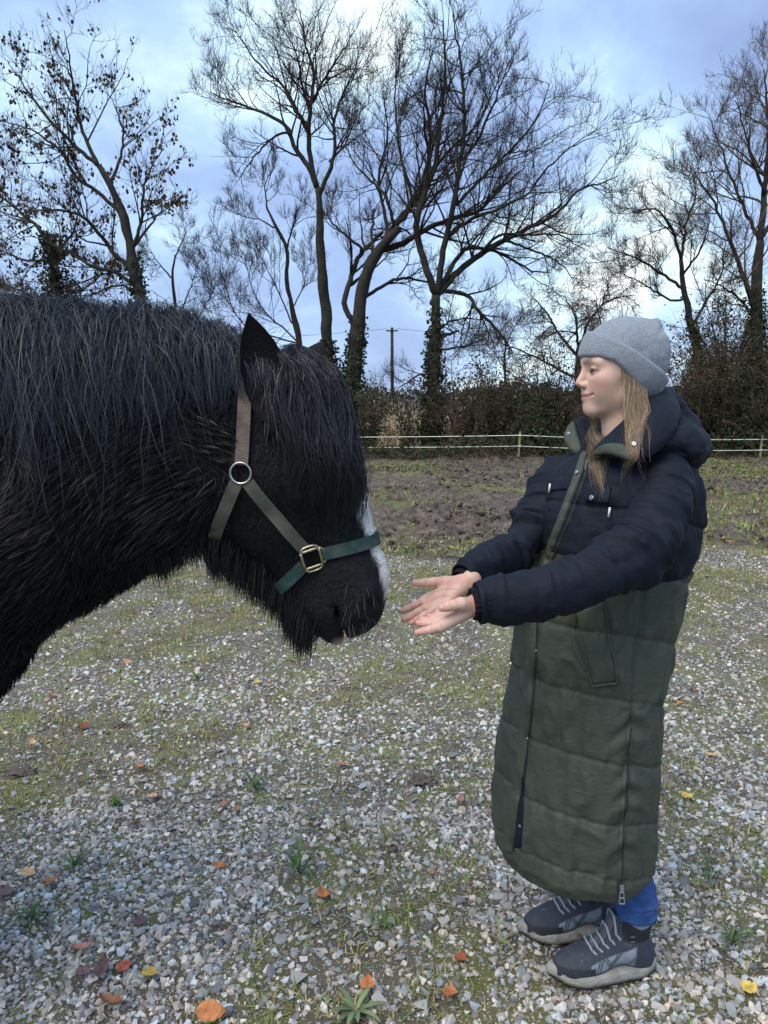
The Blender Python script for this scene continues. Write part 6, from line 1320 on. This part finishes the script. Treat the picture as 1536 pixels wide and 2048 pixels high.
leaves = [(685, 1530, .045, OR, 'bright orange leaf lying alone at the middle of the gravel'), (302, 1598, .042, PA, 'pale tan leaf on the gravel well below the horse chest'), (447, 1610, .036, PK, 'dull pink leaf left of a small green grass tuft'),
 (475, 1617, .022, BR, 'small brown leaf beside the dull pink leaf'), (645, 1788, .040, OR, 'orange-brown leaf below the grassy tuft in the foreground'), (442, 1733, .036, OR, 'orange leaf left of the grassy tuft in the foreground'),
 (58, 1747, .044, PA, 'pale orange leaf near the left edge, upper of a pair'), (97, 1768, .038, OR, 'orange leaf near the left edge, lower of a pair'), (162, 1898, .042, PK, 'pinkish-brown leaf with a small green leaf tip beside it'), (245, 1935, .032, RD, 'vivid dark red leaf next to grey dead leaves'),
 (299, 1951, .044, YL, 'yellow leaf with brown edges at lower left'), (220, 2008, .055, BR, 'rusty serrated leaf near the bottom left'), (425, 2030, .058, OR, 'largest ribbed orange leaf cut by the bottom edge'), (735, 1970, .042, OR, 'curled orange-brown leaf above the big rosette weed'),
 (898, 2000, .048, OR, 'round orange leaf with a dark spot left of the boots'), (1023, 1723, .038, PK, 'dull red leaf just below the coat front corner'), (922, 1917, .034, RD, 'crimson-brown leaf lying left of the far boot'), (922, 1600, .030, PK, 'dusty pink leaf left of the coat'),
 (863, 1745, .020, OR, 'tiny orange leaf between the tuft and the coat'), (280, 1535, .032, OR, 'faded orange leaf below the horse chest'), (65, 1487, .034, PA, 'pale tan leaf at the left edge below the chest'), (170, 1452, .036, RD, 'dark red leaf left of the horse throat below'),
 (105, 1393, .034, RD, 'red leaf closest to the horse chest'), (230, 1392, .040, PA, 'pale pinkish curled leaf under the horse neck'), (255, 1325, .034, OR, 'orange leaf under the horse neck'), (515, 1366, .034, YL, 'bright yellow leaf below the horse chin'),
 (490, 1452, .034, PA, 'pale leaf standing on edge left of the yellow leaf'), (280, 1847, .046, PU, 'purple-grey lobed leaf at lower left'), (10, 1785, .050, PU, 'purple leaf cut by the left edge'), (205, 1940, .048, PU, 'grey slate-like dead leaf beside the dark red leaf'), (165, 1945, .044, PU, 'second grey dead leaf left of the slate-like one'),
 (1420, 1512, .042, PA, 'pale orange leaf right of the coat at knee height'), (1362, 1408, .030, OR, 'small orange leaf right of the coat pocket'), (1500, 1975, .036, YL, 'yellow leaf at the lower right edge'), (1372, 1592, .040, YL, 'yellow-green leaf right of the coat'), (1395, 1380, .024, PA, 'tiny tan leaf above the small orange leaf at right'),
 (765, 1252, .040, OR, 'orange leaf on the gravel just beyond the horse nose'), (780, 1035, .06, OR, 'orange leaf on the mud right of the forelock'), (905, 1097, .06, YL, 'yellow-orange leaf at the edge of the mud above the hands'), (1462, 1083, .07, OR, 'orange leaf at the grass edge right of the person'), (352, 1135, .05, RD, 'red leaf on a dark clod under the throat'), (230, 1262, .03, BR, 'brown leaf just below the neck line'), (395, 1290, .03, PA, 'tan leaf on the gravel left of the beard')]
for k, (px, py, s, c, lab) in enumerate(leaves):
    g0 = PG(px, py); rg = np.random.default_rng(900 + k); V, F = LM[k % 12]; a = rg.uniform(0, 6.28); b, d = rg.normal(0, .22, 2); s = s * 1.3
    Rz = np.array([[math.cos(a), -math.sin(a), 0], [math.sin(a), math.cos(a), 0], [0, 0, 1]]); Rx = np.array([[1, 0, 0], [0, math.cos(b), -math.sin(b)], [0, math.sin(b), math.cos(b)]]); W = (V * s) @ (Rx @ Rz).T
    z0 = zfloor(g0[0], g0[1]) + .016; W[:, 2] -= W[:, 2].min(); cc = np.tile(np.array(c), (len(V), 1)) * rg.uniform(.75, 1.15); cc = cc * (1 + .35 * noise(V * 9 + k, 2))[:, None]; cc[30:45] *= .8
    g0 = PG(px, py, z0); o = mk('fallen_leaf', W + g0, F, m_leafm if 'm_leafm' in globals() else globals().setdefault('m_leafm', mat('fallen_leaf', attr=True, rough=.6, spec=.3, var=.2, var_scale=120, bump=.3, bump_scale=200)), col=cc, loc=g0); tag(o, lab, 'leaf', 'leaves fallen on the ground')
# many small faded leaf scraps
rg = np.random.default_rng(31); n = 900; x, y = scatter(n, 1.5, 8, .4, rg); pts = np.stack([x, y, yard_h(x, y) + .008], -1); V, F, c = leafcloud(pts, .02, rg, [PA, BR, PU, (.25, .22, .10), (.2, .12, .08)]); tag(mk('leaf_litter', V, F, m_dead, smooth=False, col=c * .8), 'small brown scraps of leaf litter among the stones', 'leaf litter', kind='stuff')
# weeds
m_weed = mat('weed_leaf', attr=True, rough=.55, spec=.3)
def weed(px, py, n, ln, w_, label, col_, seed, lift=.35, name='weed'):
    rg = np.random.default_rng(seed); g0 = PG(px, py); g0[2] = zfloor(g0[0], g0[1]) + .006; a = np.linspace(0, 6.283, n, endpoint=False) + rg.normal(0, .35, n); K = 7; t = np.linspace(0, 1, K); root = thing(name, label, 'weed', g0, 'green weeds in the gravel')
    for i in range(n):
        L_ = ln * rg.uniform(.45, 1.15); lf = lift * rg.uniform(.5, 1.6); d = np.array([math.cos(a[i]), math.sin(a[i]), 0]); sd = np.array([-math.sin(a[i]), math.cos(a[i]), 0]); c = g0 + d * (t * L_)[:, None] + np.array([0, 0, 1.]) * (lf * L_ * np.sin(t * 2.2) * .8)[:, None]
        wd = w_ * np.sin(np.pi * np.clip(t * .93 + .06, 0, 1)) ** .7; wd[-1] = w_ * .05; up_ = np.array([0, 0, 1.]); V = np.stack([c - sd * wd[:, None] + up_ * (wd * .35)[:, None], c, c + sd * wd[:, None] + up_ * (wd * .35)[:, None]], 0).reshape(-1, 3)
        cc = np.tile(np.array(col_) * rg.uniform(.7, 1.3), (3 * K, 1)); cc[K:2 * K] *= 1.5; mk('leaf', V, grid_faces(3, K), m_weed, root, col=cc)
G1, G2, G3 = (.065, .115, .035), (.085, .14, .035), (.15, .16, .07)
weed(712, 2012, 13, .085, .0075, 'large pale green rosette weed at the bottom middle', (.12, .155, .075), 1, .25)
weed(600, 1742, 22, .10, .0035, 'grassy green tuft in the middle foreground', G1, 2, .9); weed(510, 1578, 16, .07, .004, 'small green grass tuft below the horse head', G1, 3, .8)
weed(768, 1852, 12, .05, .0035, 'tiny bright green sprout above the rosette weed', G2, 4, .8); weed(1002, 1885, 7, .06, .005, 'yellowing plant with drooping leaves beside the far boot', G3, 5, .5)
weed(232, 1608, 26, .035, .006, 'low clover-like patch of small green leaves at left', G2, 6, .7); weed(150, 1735, 18, .06, .004, 'mixed green tuft near the pair of orange leaves', G1, 7, .8)
weed(1462, 1905, 14, .07, .0035, 'grassy weed right of the near boot', G1, 8, .9); weed(773, 1680, 20, .05, .0028, 'dry olive tuft growing on a small clod', (.22, .2, .09), 9, 1.3); weed(395, 1362, 14, .05, .004, 'small green weed under the horse beard', G2, 10, .8)
weed(1420, 1775, 10, .07, .003, 'thin grass tuft right of the coat hem', G1, 11, 1.0); weed(60, 1845, 16, .05, .005, 'leafy green weed at the lower left edge', G1, 12, .6)
# clods of earth
m_clod = mat('earth_clod', (.13, .108, .09), .95, .15, var=.5, var_scale=60, bump=1, bump_scale=90)
for k, (px, py, s, lab) in enumerate([(845, 1568, .06, 'dark clod of earth left of the coat'), (40, 1545, .06, 'dark crumbly clod at the left edge'), (358, 1130, .10, 'dark clod of dung beyond the horse throat'), (775, 1692, .035, 'small clod under the dry olive tuft'), (650, 1118, .09, 'dark clod at the edge of the mud behind the horse jaw'), (235, 1450, .05, 'low mossy clod under the horse neck'), (1340, 905 + 180, .12, 'dug-up clod in the grass right behind the coat')]):
    g0 = PG(px, py); g0[2] = zfloor(g0[0], g0[1]); bm = bmesh.new(); bmesh.ops.create_icosphere(bm, subdivisions=4, radius=1); V = np.array([v.co for v in bm.verts]); F = np.array([[v.index for v in f.verts] for f in bm.faces]); bm.free()
    V = V * (1 + .55 * fbm(V * 2.6 + k * 7, 4, k, .6))[:, None] * np.array([1, .8, .30]) * s * .85; o = mk('earth_clod', V + g0, F, m_clod, loc=g0); tag(o, lab, 'clod', 'clods of earth on the yard')
